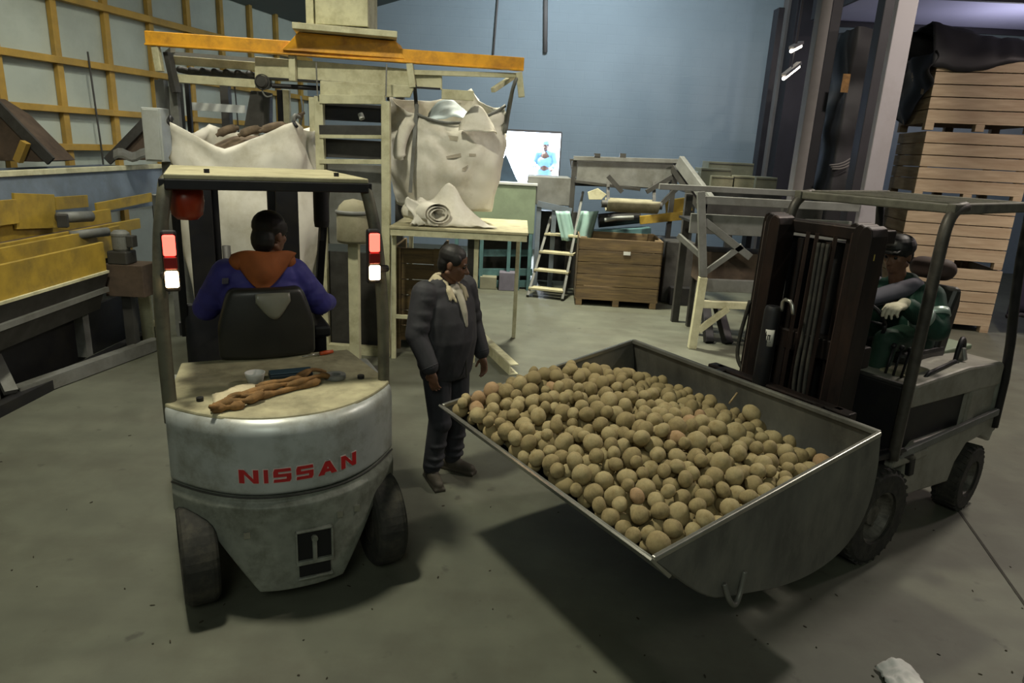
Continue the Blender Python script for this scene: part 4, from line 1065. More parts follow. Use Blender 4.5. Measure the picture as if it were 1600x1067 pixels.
# uprights
def post(px, pyt, Y, w=.09, foot=0.0, m=None, name='upright'):
    p = W(px, pyt, Y); return MP(name, MB().bx((p.x - w / 2, Y, foot), (p.x + w / 2, Y + w, p.z)), m or M['cream'], bevel=.005)
post(497, 150, 7.6); post(602, 158, 7.55); post(487, 152, 7.9, .07); post(268, 120, 7.7, .08, m=M['grey']); post(276, 130, 8.3, .07, m=M['greyd']); post(291, 130, 8.3, .05, m=M['black'])
post(436, 140, 8.2, .06, m=M['black']); post(446, 140, 8.2, .07)
for (y_, h_, m_) in ((155, .09, 'cream'), (203, .1, 'greyd'), (213, .04, 'cream'), (252, .05, 'cream')): MP('cross_rail', MB().bar(W(500, y_, 7.62), W(602, y_ + 1, 7.58), .06, h_), M[m_], bevel=.004)
def plate(name, x0, y0, x1, y1, Y, m, t=.04):
    p, q = W(x0, y0, Y), W(x1, y1, Y); return MP(name, MB().bx((min(p.x, q.x), Y, min(p.z, q.z)), (max(p.x, q.x), Y + t, max(p.z, q.z))), m, bevel=.004)
plate('dark_window', 503, 160, 601, 192, 7.75, M['black']); plate('belt_screen', 503, 216, 601, 250, 7.75, M['greyd'])
plate('panel_door', 505, 254, 600, 385, 7.75, M['grey']); plate('panel_door', 507, 392, 600, 560, 7.75, M['greyd'])
MP('indicator', MB().cyl(W(563, 178, 7.74), W(566, 186, 7.72), .03), M['whitep'])
# feed funnel, drive motor, pneumatic line
fu = MB(); p0, p1 = W(400, 142, 7.9), W(398, 198, 7.9); fu.faces([p0 + V((-.06, 0, 0)), p0 + V((.08, 0, 0)), p0 + V((.08, .3, 0)), p0 + V((-.06, .3, 0)), p1 + V((-.12, 0, 0)), p1 + V((.1, 0, 0)), p1 + V((.1, .3, 0)), p1 + V((-.12, .3, 0))],
   [(0, 1, 5, 4), (1, 2, 6, 5), (2, 3, 7, 6), (3, 0, 4, 7), (0, 3, 2, 1), (4, 5, 6, 7)])
MP('funnel', fu, M['greyd'], bevel=.006)
mo = W(413, 129, 7.7); MP('drive_motor', MB().lathe([(0, 0), (.05, 0), (.065, .02), (.065, .16), (.05, .18), (0, .18)], mo + V((0, -.1, 0)), (0, 1, 0)).lathe([(.07, .03), (.08, .03), (.08, .05), (.07, .05), (.07, .03)], mo + V((0, -.1, 0)), (0, 1, 0)), M['greyd'], smooth=False)
MP('drive_shaft', MB().cyl(W(425, 134, 7.75), W(500, 138, 7.85), .025), M['black'])
MP('air_line', MB().tube([W(420, 128, 7.65), W(408, 138, 7.65), W(414, 152, 7.65), W(425, 150, 7.7)], .009, 8, 2), M['grey'], smooth=True)
MP('air_line', MB().tube([W(470, 150, 7.6), W(474, 175, 7.6), W(468, 200, 7.6), W(470, 230, 7.6)], .01, 8, 2), M['bluegrey'], smooth=True)
MP('air_line', MB().tube([W(604, 100, 7.6), W(603, 150, 7.55)], .008), M['grey'])
MP('air_line', MB().tube([W(494, 98, 7.6), W(496, 150, 7.55)], .008), M['grey'])
MP('valve', MB().cyl(W(470, 178, 7.55), W(468, 186, 7.55), .03).cyl(W(476, 176, 7.55), W(462, 182, 7.55), .015), M['brown'])
MP('white_bar', MB().bar(W(300, 166, 8.6), W(384, 171, 8.7), .06, .09), M['whitep'])
# feet and base
bfe = MB(); q0, q1, q2 = W(602, 160, 7.55), W(497, 155, 7.6), W(268, 120, 7.7)
MP('base_rail', MB().bar((q2.x, 7.75, .05), (q0.x, 7.6, .05), .1, .1), M['cream']); MP('base_rail', MB().bar((q2.x, 7.75, .06), (q2.x, 9, .06), .1, .1), M['greyd'])
MP('rear_leg', MB().bx((q2.x, 8.9, 0), (q2.x + .1, 9, 3.0)), M['greyd']); MP('rear_leg', MB().bx((q0.x - .1, 8.7, 0), (q0.x, 8.8, 3.0)), M['greyd'])
MP('bag_hook', MB().tube([W(266, 182, 7.4), W(262, 190, 7.25), W(268, 196, 7.22)], .018, 8, 1), M['black'], smooth=True)
MP('bag_hook', MB().tube([W(462, 184, 7.4), W(458, 190, 7.25), W(464, 198, 7.22)], .018, 8, 1), M['black'], smooth=True)

# wall-mounted control cabinet at the machine's end
p, q = W(227, 168, 7.9), W(264, 253, 7.9)
cb = thing('control_cabinet', 'blank white control cabinet on a grey post at the end of the bagging machine', 'cabinet', ((p.x + q.x) / 2, 7.9, 0))
MB().bx((p.x, 7.8, q.z), (q.x, 8.0, p.z)).build('body', M['whitep'], cb, bevel=.008)
MB().bx((p.x + .02, 7.785, q.z + .02), (q.x - .02, 7.8, p.z - .02)).build('door', M['whitep'], cb, bevel=.004)
MB().bx((p.x + .1, 7.95, 0), (p.x + .2, 8.05, p.z + .3)).build('post', M['grey'], cb)
p2, q2_ = W(262, 135, 8.1), W(282, 200, 8.1); MB().bx((p2.x, 8.06, q2_.z), (q2_.x, 8.1, p2.z)).build('side_sheet', M['whitep'], cb)

# ---------------------------------------------------------------- hanging bulk bags
def bagmesh(corn, zbot, sag, shrink, seed, nu=56, nv=26, wr=.03, crease=1.0, vee=False):
    """open bag hung by four corners; corn = 4 points anticlockwise seen from above, first edge faces us"""
    mb = MB(); cx = sum((c for c in corn), V()) / 4
    def fn(u, v):
        e = u * 4; k = int(e) % 4; t = e - int(e); a, b = corn[k], corn[(k + 1) % 4]
        p = a.lerp(b, t); tt = t / .42 if t < .42 else (1 - t) / .58; rim_ = p.z - (sag[k] * (.75 * tt + .25 * math.sin(math.pi * t)) if vee and k == 0 else sag[k] * math.sin(math.pi * t) ** .8)
        out = V(((b - a).y, -(b - a).x, 0)).normalized()
        z = rim_ + (zbot - rim_) * v
        bul = math.sin(math.pi * min(1, v * 1.05)) * .16 * math.sin(math.pi * t) ** .6 * (1 - .2 * v)
        q = V((p.x, p.y, 0)) + out * bul
        c = V((cx.x, cx.y, 0)); q = c + (q - c) * (1 - shrink * v ** 2.2)
        # folds running down from the two hung corners
        d1 = math.hypot(t * 1.2, v); d2 = math.hypot((1 - t) * 1.2, v)
        w = math.sin(math.atan2(v, t * 1.2 + .02) * 13 + seed) * math.exp(-d1 * 1.6) * min(1, d1 * 5) + math.sin(math.atan2(v, (1 - t) * 1.2 + .02) * 12 + seed * 2) * math.exp(-d2 * 1.6) * min(1, d2 * 5)
        q += out * (wr * crease * w + wr * .9 * nz(t * 3 + k * 7 + seed, v * 4, seed) + wr * .4 * nz(t * 9 + k * 7, v * 9, seed))
        return V((q.x, q.y, z + .02 * nz(t * 4 + k, seed)))
    mb.grid(nu, nv, fn, closeu=True)
    # bottom
    vs = [fn(u / nu, 1) for u in range(nu)]; cc = sum(vs, V()) / nu - V((0, 0, .03))
    mb.faces(vs + [cc], [(i, (i + 1) % nu, nu) for i in range(nu)])
    bmesh.ops.remove_doubles(mb.bm, verts=mb.bm.verts[:], dist=1e-4)
    return mb
A0, A1 = W(266, 192, 7.15), W(459, 189, 7.25)
lb = thing('bulk_bag', 'big dusty white woven sack hung open behind the silver forklift, rim sagging in a V', 'sack', ((A0.x + A1.x) / 2, 7.6, 0), 0, 'white woven bulk bags')
cor = [A0, A1, A1 + V((.02, .95, .02)), A0 + V((0, .95, .02))]
o = bagmesh(cor, .42, (.26, .1, .12, .1), .16, 1.3, wr=.05, vee=True).build('bag', M['bag'], lb, smooth=True, solid=.006)
for i, c_ in enumerate(cor[:2]):
    MB().tube([c_ + V((0, .02, -.02)), c_ + V((0, 0, .06)), c_ + V((.03 if i else -.03, .1, .04))], .02, 8, 1).build('lifting_loop', M['black'] if i == 0 else M['grey'], lb, smooth=True)
fill = MB(); rr_ = random.Random(3)
fill.grid(12, 8, lambda u, v: V((A0.x + .1 + (A1.x - A0.x - .2) * u, A0.y + .1 + .75 * v, A0.z - .3 + .2 * math.sin(u * 3.14) * math.sin(v * 3.14) + .06 * nz(u * 5, v * 5))))
o = fill.build('sack_contents', M['sacking'], smooth=True, solid=.02); setp(o, 'dirty brown heap of soil and sacking filling the sagging white bag', 'filling', None, 'stuff')
for i, (x_, y_, x2, y2) in enumerate(((338, 212, 372, 200), (372, 212, 410, 202), (405, 206, 450, 196))):
    setp(MB().tube([W(x_, y_, 7.4), W((x_ + x2) / 2, (y_ + y2) / 2 - 4, 7.45), W(x2, y2, 7.55)], [.02, .045, .025], 10, 2).build('folded_cloth', M['sacking'], smooth=True),
         'dirty brown cloth roll on the sagging white sack, ' + ('nearest the cabinet' if i == 0 else 'in the middle' if i == 1 else 'nearest the upright'), 'cloth', 'brown cloth rolls in the sack')

# right bag: one lit face and one shaded face, corner towards us
B0, B1, B2 = W(607, 150, 8.6), W(652, 178, 7.92), W(790, 165, 8.2)
B3 = B0 + (B2 - B1)
rb = thing('bulk_bag', 'full white bulk bag hanging above the cream table with rim strap and dark print', 'sack', ((B1.x + B2.x) / 2, 8.0, 0), 0, 'white woven bulk bags')
corR = [B1, B2, B3, B0]
bg = bagmesh(corR, 1.66, (.14, .1, .1, .05), .14, 2.7, wr=.045)
o = bg.build('bag', M['bag'], rb, smooth=True, solid=.006)
lin_ = MB()
def linf(u, v):
    t = u; p = B1.lerp(B2, .08 + .84 * t); back = .25 + .3 * v
    return V((p.x, p.y + back * .6, p.z - .12 + .16 * math.sin(t * 5) * .4 + .22 * v * (.6 + .4 * math.sin(t * 7)) + .03 * nz(t * 6, v * 5)))
lin_.grid(22, 8, linf).build('liner', M['bluebag'], rb, smooth=True, solid=.004)
tuft = MB(); tq = W(740, 172, 7.85)
tuft.grid(10, 10, lambda u, v: tq + V((-.16 + .42 * u, .08 * v, -.22 + .28 * v * math.sin(u * 3.0 + .2) + .02 * nz(u * 6, v * 6)))).build('liner_tuft', M['bag'], rb, smooth=True, solid=.004)
hem = MB()
hp = [B1.lerp(B2, t / 16) + V((0, -.03 - .0 * t, -.14 * math.sin(math.pi * t / 16) ** .8)) for t in range(17)]
hem.tube(hp, .018, 8); hem.build('rim_strap', M['grey'], rb, smooth=True)
MB().bar(B1 + V((0, -.03, .1)), B1 + V((-.06, -.07, -.85)), .04, .012, up=(0, 1, 0)).build('side_strap', M['grey'], rb)
MB().tube([B2 + V((0, 0, -.3)), B2 + V((.04, 0, -.02)), W(803, 130, 7.9), W(811, 118, 7.95)], [.03, .025, .02, .02], 8, 1).build('lifting_loop', M['grey'], rb, smooth=True)
MB().tube([B1 + V((0, 0, -.05)), B1 + V((-.03, .05, .2)), W(648, 134, 7.8)], .022, 8, 1).build('lifting_loop', M['greyd'], rb, smooth=True)
MB().tube([B0 + V((0, 0, -.05)), B0 + V((.02, .05, .15))], .022, 8).build('lifting_loop', M['greyd'], rb, smooth=True)
def onbag(px, py):
    s0 = B1; n_ = V(((B2 - B1).y, -(B2 - B1).x, 0)).normalized(); r = V(ray(px, py)); e = V((0, 0, EYE)); t = (s0 + n_ * .2 - e).dot(n_) / r.dot(n_); return e + r * t
pr = MB()
for (x_, y_, w_, h_) in ((711, 209, 10, 14), (711, 243, 16, 5), (739, 242, 14, 4), (728, 263, 8, 5)):
    a_ = [onbag(x_ - w_ / 2, y_ - h_ / 2), onbag(x_ + w_ / 2, y_ - h_ / 2), onbag(x_ + w_ / 2, y_ + h_ / 2), onbag(x_ - w_ / 2, y_ + h_ / 2)]
    pr.faces(a_, [(0, 1, 2, 3)])
prm = pr.build('print', mat('faded_print', '#aaa291', .8), rb)
sw_ = prm.modifiers.new('wrap', 'SHRINKWRAP'); sw_.target = o; sw_.offset = .006
slv = MB()   # torn sleeve of plastic hanging at the near corner
slv.tube([B1 + V((-.03, -.02, -.02)), B1 + V((-.14, -.05, -.18)), B1 + V((-.2, -.05, -.4)), B1 + V((-.17, -.03, -.5))], [.02, .07, .07, .03], 10, 2)
slv.build('plastic_sleeve', M['bag'], rb, smooth=True)

# table under the right bag
T0, T1 = W(608, 353, 7.4), W(826, 356, 7.4)
TB = thing('table', 'cream steel table carrying a rolled white bag beside the bagging machine', 'table', ((T0.x + T1.x) / 2, 7.7, 0))
tz = T0.z
MB().bx((T0.x, 7.4, tz - .03), (T1.x, 8.75, tz)).build('table_top', M['guard_cream'], TB, bevel=.006)
MB().bx((T0.x + .01, 7.41, tz - .1), (T1.x - .01, 7.45, tz - .03)).build('apron', M['cream'], TB)
for (x_, y_) in ((W(745, 370, 7.5).x, 7.5), (W(615, 370, 7.5).x, 7.5), (T1.x - .1, 8.65), (T0.x + .04, 8.65)):
    MB().bx((x_ - .025, y_, 0), (x_ + .025, y_ + .05, tz - .03)).build('leg', M['cream'], TB, bevel=.003)
MB().bar((T0.x + .05, 7.52, .5), (W(745, 370, 7.5).x, 7.52, .5), .04).build('stretcher', M['cream'], TB)
# rolled white bag on the table: open roll plus a spread flap
RB = thing('rolled_bag', 'crumpled white bag rolled up on the cream table', 'sack', W(690, 345, 7.6))
c0 = W(690, 327, 7.55)
def roll(u, v):
    a = u * 2 * math.pi * 2.6; r_ = .05 + .05 * u * 2.6 / 1.6 
    return V((c0.x - .02 - .3 * v + r_ * math.cos(a) * 1.1 + .012 * nz(u * 8, v * 3), 7.46 + .26 * v + .35 * (r_ * math.cos(a)), tz + .145 + r_ * math.sin(a) * .92 + .012 * nz(u * 9, v * 4)))
MB().grid(60, 12, roll).build('roll', M['bag'], RB, smooth=True, solid=.005)
def flapb(u, v):
    x_ = T0.x + .2 + .86 * u; hump = .36 * math.exp(-((u - .48) / .27) ** 2) + .12 * math.exp(-((u - .1) / .1) ** 2) + .08
    return V((x_ + .1 * v, 7.72 - .26 * v * (1 - .5 * u), tz + .012 + hump * (1 - v) ** 1.0 * (1 - u ** 5) + .03 * abs(nz(u * 6, v * 5)) + .02 * math.sin(u * 17) * (1 - v)))
MB().grid(40, 16, flapb).build('flap', M['bag'], RB, smooth=True, solid=.005)
def side(u, v):
    return V((T0.x + .2 + .2 * u + .05 * math.sin(v * 6), 7.5 + .06 * u, tz + .01 + .3 * v * (1 - .4 * u) + .03 * nz(u * 5, v * 6)))
MB().grid(10, 14, side).build('torn_side', M['bag'], RB, smooth=True, solid=.005)
def wad(u, v):
    return V((T0.x + .22 + .3 * u, 7.46 + .14 * v, tz + .012 + .2 * math.sin(math.pi * u) * math.sin(math.pi * v) + .05 * abs(nz(u * 7, v * 6))))
MB().grid(18, 12, wad).build('wad', M['bag'], RB, smooth=True, solid=.005)

# crates and drums under the table and the machine
BX = thing('wooden_bin', 'brown wooden bin standing under the cream table behind the man', 'bin', (W(648, 560, 8.0).x, 8.1, 0))
x0_, x1_ = W(616, 460, 8.0).x, W(690, 460, 8.0).x; zt2 = W(640, 372, 8.0).z - .1
for k in range(5):
    pass
bb = MB()
for k in range(6): bb.bx((x0_, 7.95, .1 + (zt2 - .1) * k / 6), (x1_, 7.99, .1 + (zt2 - .1) * (k + 1) / 6 - .012))
bb.build('front_panel', M['woodd'], BX, bevel=.003)
MB().bx((x0_, 7.99, .1), (x0_ + .03, 8.75, zt2)).build('side_panel', M['woodd'], BX); MB().bx((x1_ - .03, 7.99, .1), (x1_, 8.75, zt2)).build('side_panel', M['woodd'], BX)
for xx_ in (x0_ + .05, x1_ - .05): MB().bx((xx_ - .04, 7.91, 0), (xx_ + .04, 7.95, zt2)).build('corner_post', M['woodd'], BX)
MB().bx((x0_, 8.0, .1), (x1_, 8.75, .14)).build('base', M['woodd'], BX)
DM = thing('vibrator_drum', 'dusty pale drum with a domed cap seen through the forklift cab', 'drum', W(553, 372, 6.9))
MB().lathe([(0, 0), (.16, 0), (.17, .03), (.165, .3), (.14, .36), (.09, .41), (0, .43)], W(553, 378, 6.9)).build('body', M['bagdark'], DM, smooth=True)
MB().lathe([(.171, .28), (.18, .29), (.18, .31), (.168, .32), (.171, .28)], W(553, 378, 6.9)).build('band', M['grey'], DM, smooth=True)
zz_ = W(553, 378, 6.9); MB().bx((zz_.x - .05, 6.85, 0), (zz_.x + .05, 6.95, zz_.z)).build('stand', M['cream'], DM)
MB().bx((zz_.x - .25, 6.7, 0), (zz_.x + .25, 7.1, .04)).build('foot_plate', M['greyd'], DM)

ch1_ = MB(); e0, e1 = G(741, 532), G(796, 586)
fc = thing('floor_channel', 'loose steel channel lying on the floor behind the standing man', 'channel', e1)
MB().ubar(e0 + V((0, 0, .06)), e1 + V((0, 0, .06)), .1, .12, .012).build('channel', M['cream'], fc)

# ================================================================ sorting line along the panelled wall
TK = thing('hopper_tank', 'long blue-grey steel hopper tank along the yellow-framed wall', 'tank', (-5.3, 8.0, 0))
def TP(n, mb, m, **k): return mb.build(n, m, TK, **k)
z0t, z1t = W(120, 335, 8.4).z, W(120, 268, 8.4).z
tk = MB()
def tpan(u, v): return V((-5.3 + .06 * (1 - v), 5.9 + 4.4 * u, z0t + (z1t - z0t) * v))
TP('side_panel', tk.grid(1, 1, tpan), M['bluegrey'], solid=.02)
TP('top_rail', MB().bar((-5.3, 5.9, z1t + .02), (-5.3, 10.3, z1t + .02), .07, .06), M['cream'], bevel=.005)
TP('end_panel', MB().bx((-6.2, 10.28, z0t), (-5.22, 10.32, z1t)), M['bluegrey']); TP('back_panel', MB().bx((-6.2, 5.9, z0t), (-6.16, 10.3, z1t)), M['bluegrey'])
TP('floor_sheet', MB().bx((-6.2, 5.9, z0t), (-5.24, 10.3, z0t + .03)), M['bluegrey'])
for y_ in (6.4, 8.2, 10.1):
    for x_ in (-5.32, -6.1): TP('leg', MB().bx((x_ - .05, y_, 0), (x_ + .05, y_ + .1, z0t)), M['greyd'])
TP('cover_sheet', MB().grid(8, 3, lambda u, v: W(178 + 56 * u, 236 + 12 * v, 9.8 - .5 * v) + V((0, 0, .03 * math.sin(u * 9)))), M['grey'], solid=.03)
# dark brown chutes over the tank
def chute(name, pts, Y, lab_):
    t_ = thing(name, lab_, 'chute', W(*pts[-1], Y))
    vs = [W(*p, Y) for p in pts]; n_ = len(vs)
    MB().faces(vs + [v + V((0, .5, 0)) for v in vs], [tuple(range(n_)), tuple(range(n_, 2 * n_))[::-1]] + [(i, (i + 1) % n_, n_ + (i + 1) % n_, n_ + i) for i in range(n_)]).build('plate', M['brown'], t_, bevel=.006)
    return t_
t1 = chute('hopper_chute', [(-40, 250), (-40, 150), (2, 176), (78, 251), (60, 253)], 8.5, 'dark brown sloping chute at the photo edge over the blue-grey tank')
MB().bar(W(28, 252, 8.4), W(40, 222, 8.4), .08).build('brace', M['frame_yellow'], t1)
MB().bar(W(-20, 149, 8.5), W(80, 252, 8.5), .12, .04, up=(0, 1, 0)).build('lip', M['greyd'], t1)
t2 = chute('hopper_chute', [(170, 250), (226, 192), (236, 192), (236, 250)], 10.2, 'dark brown sloping chute beside the white control cabinet')
MB().bar(W(168, 252, 10.15), W(228, 190, 10.15), .12, .04, up=(0, 1, 0)).build('lip', M['greyd'], t2)

# near yellow trough on its dark bed
SL = thing('sorting_trough', 'long yellow-sided sorting trough on a dark bed in front of the blue-grey tank', 'conveyor', (-4.5, 6.2, 0))
def SP(n, mb, m, **k): return mb.build(n, m, SL, **k)
X1 = -4.28; ya, yb = 3.6, 7.0
za, zb2 = W(160, 422, 7.0).z, W(160, 378, 7.0).z
SP('side_panel', MB().bx((X1 - .02, ya, za), (X1 + .02, yb, zb2)), M['yellow'], bevel=.004); SP('side_panel', MB().bx((X1 - .42, ya, za), (X1 - .38, yb + 1, zb2 + .04)), M['yellow'], bevel=.004)
SP('belt', MB().bx((X1 - .38, ya, za + .05), (X1 - .02, yb, za + .1)), M['brown'])
SP('edge_strip', MB().bar((X1 + .03, ya, za - .01), (X1 + .03, yb, za - .01), .03, .025), M['cream'])
SP('bed_panel', MB().faces([V((X1 + .04, ya, za - .02)), V((X1 + .04, yb, za - .02)), V((X1 - .1, yb, za - .42)), V((X1 - .1, ya, za - .5)), V((X1 - .5, ya, za - .02)), V((X1 - .5, yb, za - .02)), V((X1 - .5, yb, za - .42)), V((X1 - .5, ya, za - .5))],
   [(0, 1, 2, 3), (4, 7, 6, 5), (0, 4, 5, 1), (1, 5, 6, 2), (2, 6, 7, 3), (3, 7, 4, 0)]), M['greyd'], bevel=.006)
SP('bed_rail', MB().bar((X1 + .0, ya, za - .24), (X1 + .0, yb, za - .2), .04, .05), M['grey'])
for y_ in (4.2, 5.5, 6.85): SP('leg', MB().bx((X1 - .3, y_, .05), (X1 - .2, y_ + .1, za - .4)), M['grey'])
f0, f1 = G(34, 628), G(253, 546)
SP('floor_runner', MB().ubar(f0 + V((0, 0, .07)), f1 + V((0, 0, .07)), .12, .12, .014), M['grey'])
SP('skid', MB().bx((X1 - .1, ya, 0), (X1 + .0, 8.0, .1)), M['black'])
SP('under_frame', MB().bx((X1 - .34, ya, 0), (X1 - .3, 8.2, za - .44)), M['black']).name = 'under_frame'
SP('cross_member', MB().bar((X1 - .1, 5.6, .12), (X1 - .5, 5.9, .55), .1, .06), M['grey'])
# drive motor on the trough end
mm = W(190, 388, 7.15)
SM = thing('gear_motor', 'grey upright gear motor at the end of the yellow trough', 'motor', mm)
MB().lathe([(0, 0), (.075, 0), (.085, .02), (.085, .15), (.09, .155), (.09, .18), (.06, .21), (0, .21)], mm + V((0, 0, -.02))).build('motor', M['grey'], SM, smooth=False, bevel=.003)
MB().bx(mm + V((-.11, -.1, -.16)), mm + V((.1, .1, -.02))).build('gearbox', M['greyd'], SM, bevel=.015)
MB().bx(mm + V((-.16, -.1, -.5)), mm + V((.25, .2, -.16))).build('bracket', M['brown'], SM, bevel=.006)
MB().bx(mm + V((.08, -.05, .02)), mm + V((.15, .05, .14))).build('terminal_box', M['greyd'], SM, bevel=.008)
MB().bx(mm + V((-.06, .0, -mm.z)), mm + V((.04, .1, -.5))).build('stand', M['greyd'], SM)
# far yellow trough
FT = thing('feed_trough', 'second yellow trough between the near trough and the blue-grey tank', 'conveyor', (-4.95, 7.5, 0))
def FP(n, mb, m, **k): return mb.build(n, m, FT, **k)
zf = W(150, 360, 7.8).z
FP('side_panel', MB().bx((-4.78, 4.5, zf - .06), (-4.74, 8.6, zf + .06)), M['yellow'], bevel=.003)
FP('belt', MB().bx((-5.1, 4.5, zf - .05), (-4.78, 8.6, zf + .0)), M['brown'])
FP('inner_panel', MB().bx((-5.14, 4.5, zf - .05), (-5.1, 8.6, zf + .16)), M['yellow'], bevel=.003)
FP('end_board', MB().bar(W(22, 330, 6.9), W(85, 330, 7.5), .03, .36), M['yellow'], bevel=.004)
FP('raised_board', MB().bar(W(-20, 335, 6.5), W(26, 330, 6.9), .03, .24), M['yellow'], bevel=.004)
FP('raised_board', MB().bar(W(85, 318, 7.6), W(136, 314, 8.2), .03, .14), M['yellow'], bevel=.004)
FP('lower_board', MB().bar(W(150, 325, 8.4), W(236, 308, 9.7), .03, .12), M['yellow'], bevel=.004)
FP('roller_head', MB().cyl(W(92, 340, 7.4), W(142, 338, 7.8), .06), M['grey'], smooth=True)
FP('roller_head', MB().cyl(W(110, 368, 7.2), W(168, 362, 7.6), .05), M['grey'], smooth=True)
FP('roller_bracket', MB().box(W(98, 345, 7.35), (.1, .1, .14), (0, 0, .4)), M['greyd'], bevel=.01)
for y_ in (4.8, 6.6, 8.4): FP('leg', MB().bx((-5.0, y_, 0), (-4.92, y_ + .08, zf - .05)), M['greyd'])
cp0, cp1 = W(222, 420, 7.6), W(238, 532, 7.6)
pp = thing('support_post', 'short cream support post standing by the tail of the yellow trough', 'post', (cp0.x, 7.6, 0))
MB().bar(W(221, 424, 7.5), V((W(233, 530, 7.6).x, 7.6, 0)), .13, .04, up=(0, 1, 0)).build('post', M['cream'], pp, bevel=.004)
MB().bx((W(233, 530, 7.6).x - .08, 7.5, 0), (W(233, 530, 7.6).x + .08, 7.7, .015)).build('foot_plate', M['cream'], pp)
pp2 = MB().bar(W(245, 500, 8.0), V((W(250, 540, 8.0).x, 8.0, 0)), .12, .04, up=(0, 1, 0))
setp(pp2.build('support_plank', M['cream'], bevel=.004), 'second cream plank just behind the support post near the tail lamp', 'plank')
# ================================================================ middle distance: step ladder, box, conveyors
# green tank on a teal rack
GT = thing('storage_tank', 'pale green box-shaped tank beside the step ladder under the bright opening', 'tank', (-.1, 12.0, 0))
p, q = W(762, 287, 11.8), W(834, 366, 11.8); p.x -= .55
MB().bx((p.x, 11.8, q.z), (q.x, 12.9, p.z)).build('body', M['green'], GT, bevel=.012)
MB().bx((p.x - .02, 11.78, p.z), (q.x + .02, 12.92, p.z + .04)).build('rim', M['whitep'], GT, bevel=.005)
for x_ in (p.x + .05, W(752, 400, 11.8).x, W(795, 400, 11.8).x, W(811, 400, 11.8).x, q.x - .05): MB().bx((x_ - .03, 11.8, 0), (x_ + .03, 11.88, q.z)).build('leg', M['teal'], GT)
for y_ in (395, 425, 443): MB().bar(W(742, y_, 11.95), W(832, y_, 11.95), .05, .12).build('rack_rail', M['teal'], GT)
MB().bx((p.x + .2, 12.4, 0), (q.x, 12.44, q.z)).build('back_sheet', M['greyd'], GT)
a, b = G(755, 462), G(770, 450)
setp(MB().bx((W(778, 470, 11.6).x, 11.7, 0), (W(806, 470, 11.6).x, 11.98, .32)).build('pale_box', M['lilac'], bevel=.01), 'pale lilac box on the floor under the green tank', 'box')
setp(MB().bx((W(748, 470, 11.6).x, 11.75, 0), (W(774, 470, 11.6).x, 12.0, .22)).build('debris_box', M['carton'], bevel=.01), 'low tan box on the floor under the green tank near the table leg', 'box')
setp(MB().faces([W(770, 286, 12.1), W(790, 240, 12.1), W(810, 286, 12.1), W(770, 286, 12.7), W(790, 240, 12.5), W(810, 286, 12.7)], [(0, 2, 1), (3, 4, 5), (0, 1, 4, 3), (1, 2, 5, 4), (2, 0, 3, 5)]).build('tarp_cone', mat('dark_blue_tarp', '#25384a', .7), bevel=.01),
     'dark blue pointed tarp on top of the green tank against the bright opening', 'tarp')
# step ladder
SLD = thing('step_ladder', 'grey steel steps with four treads leaning up beside the wooden box', 'ladder', W(850, 470, 11.2) * 1)
g0, g1 = G(824, 464), G(878, 470); t0, t1_ = W(846, 375, 11.75), W(893, 300, 12.0)
t0 = g0 + V((.35, .75, 1.3)); t1_ = g1 + V((.3, 1.0, 1.72))
for a_, b_ in ((g0, t0), (g1, t1_)): MB().bar(a_ + V((0, 0, .02)), b_, .04, .09, up=(0, 1, 0)).build('side_rail', M['grey'], SLD, bevel=.004)
for k in range(4):
    t = .1 + .22 * k; a_, b_ = g0.lerp(t0, t), g1.lerp(g1 + (t0 - g0), t); MB().bar(a_ + V((0, .02, .02)), b_ + V((0, .02, .02)), .2, .035).build('tread', M['guard_cream'], SLD, bevel=.003)
# wooden box
WB = thing('wooden_box', 'weathered wooden potato box standing open on the floor beside the steps', 'box', G(962, 484))
g0, g1 = G(897, 476), G(1026, 484); dx = (g1 - g0); w_ = dx.length; ux = dx.normalized(); uy = V((-ux.y, ux.x, 0)); zt_ = 1.1
def wbp(a, b, z): return g0 + ux * a + uy * b + V((0, 0, z))
def wbox(name, a0, a1, b0, b1, z0, z1, m=M['woodd'], **k):
    vs = [wbp(a, b, z) for a in (a0, a1) for b in (b0, b1) for z in (z0, z1)]
    return MB().faces(vs, [(0, 1, 3, 2), (4, 6, 7, 5), (0, 4, 5, 1), (2, 3, 7, 6), (0, 2, 6, 4), (1, 5, 7, 3)]).build(name, m, WB, bevel=.004, **k)
def boards(name, fixed, axis):
    mb = MB()
    for k in range(5):
        z0, z1 = .14 + k * .192, .14 + (k + 1) * .192 - .012
        if axis == 0: vs = [wbp(a, b, z) for a in (0, w_) for b in (fixed, fixed + .025) for z in (z0, z1)]
        else: vs = [wbp(a, b, z) for a in (fixed, fixed + .025) for b in (0, 1.05) for z in (z0, z1)]
        mb.faces(vs, [(0, 1, 3, 2), (4, 6, 7, 5), (0, 4, 5, 1), (2, 3, 7, 6), (0, 2, 6, 4), (1, 5, 7, 3)])
    return mb.build(name, M['woodd'], WB, bevel=.003)
boards('front_panel', 0, 0); boards('back_panel', 1.03, 0); boards('side_panel', 0, 1); boards('side_panel', w_ - .025, 1)
wbox('base', 0, w_, 0, 1.05, .1, .14)
for a_ in (.02, w_ / 2 - .05, w_ - .12): wbox('runner', a_, a_ + .1, 0, 1.05, 0, .1)
for a_ in (.03, w_ - .13):
    for b_ in (.03, .92): wbox('corner_post', a_, a_ + .1, b_, b_ + .1, .14, 1.1)
lp_ = wbp(w_ * .58, -.006, .88); MB().box(lp_, (.11, .004, .055), (0, 0, math.atan2(ux.y, ux.x))).build('ticket', M['white'], WB)
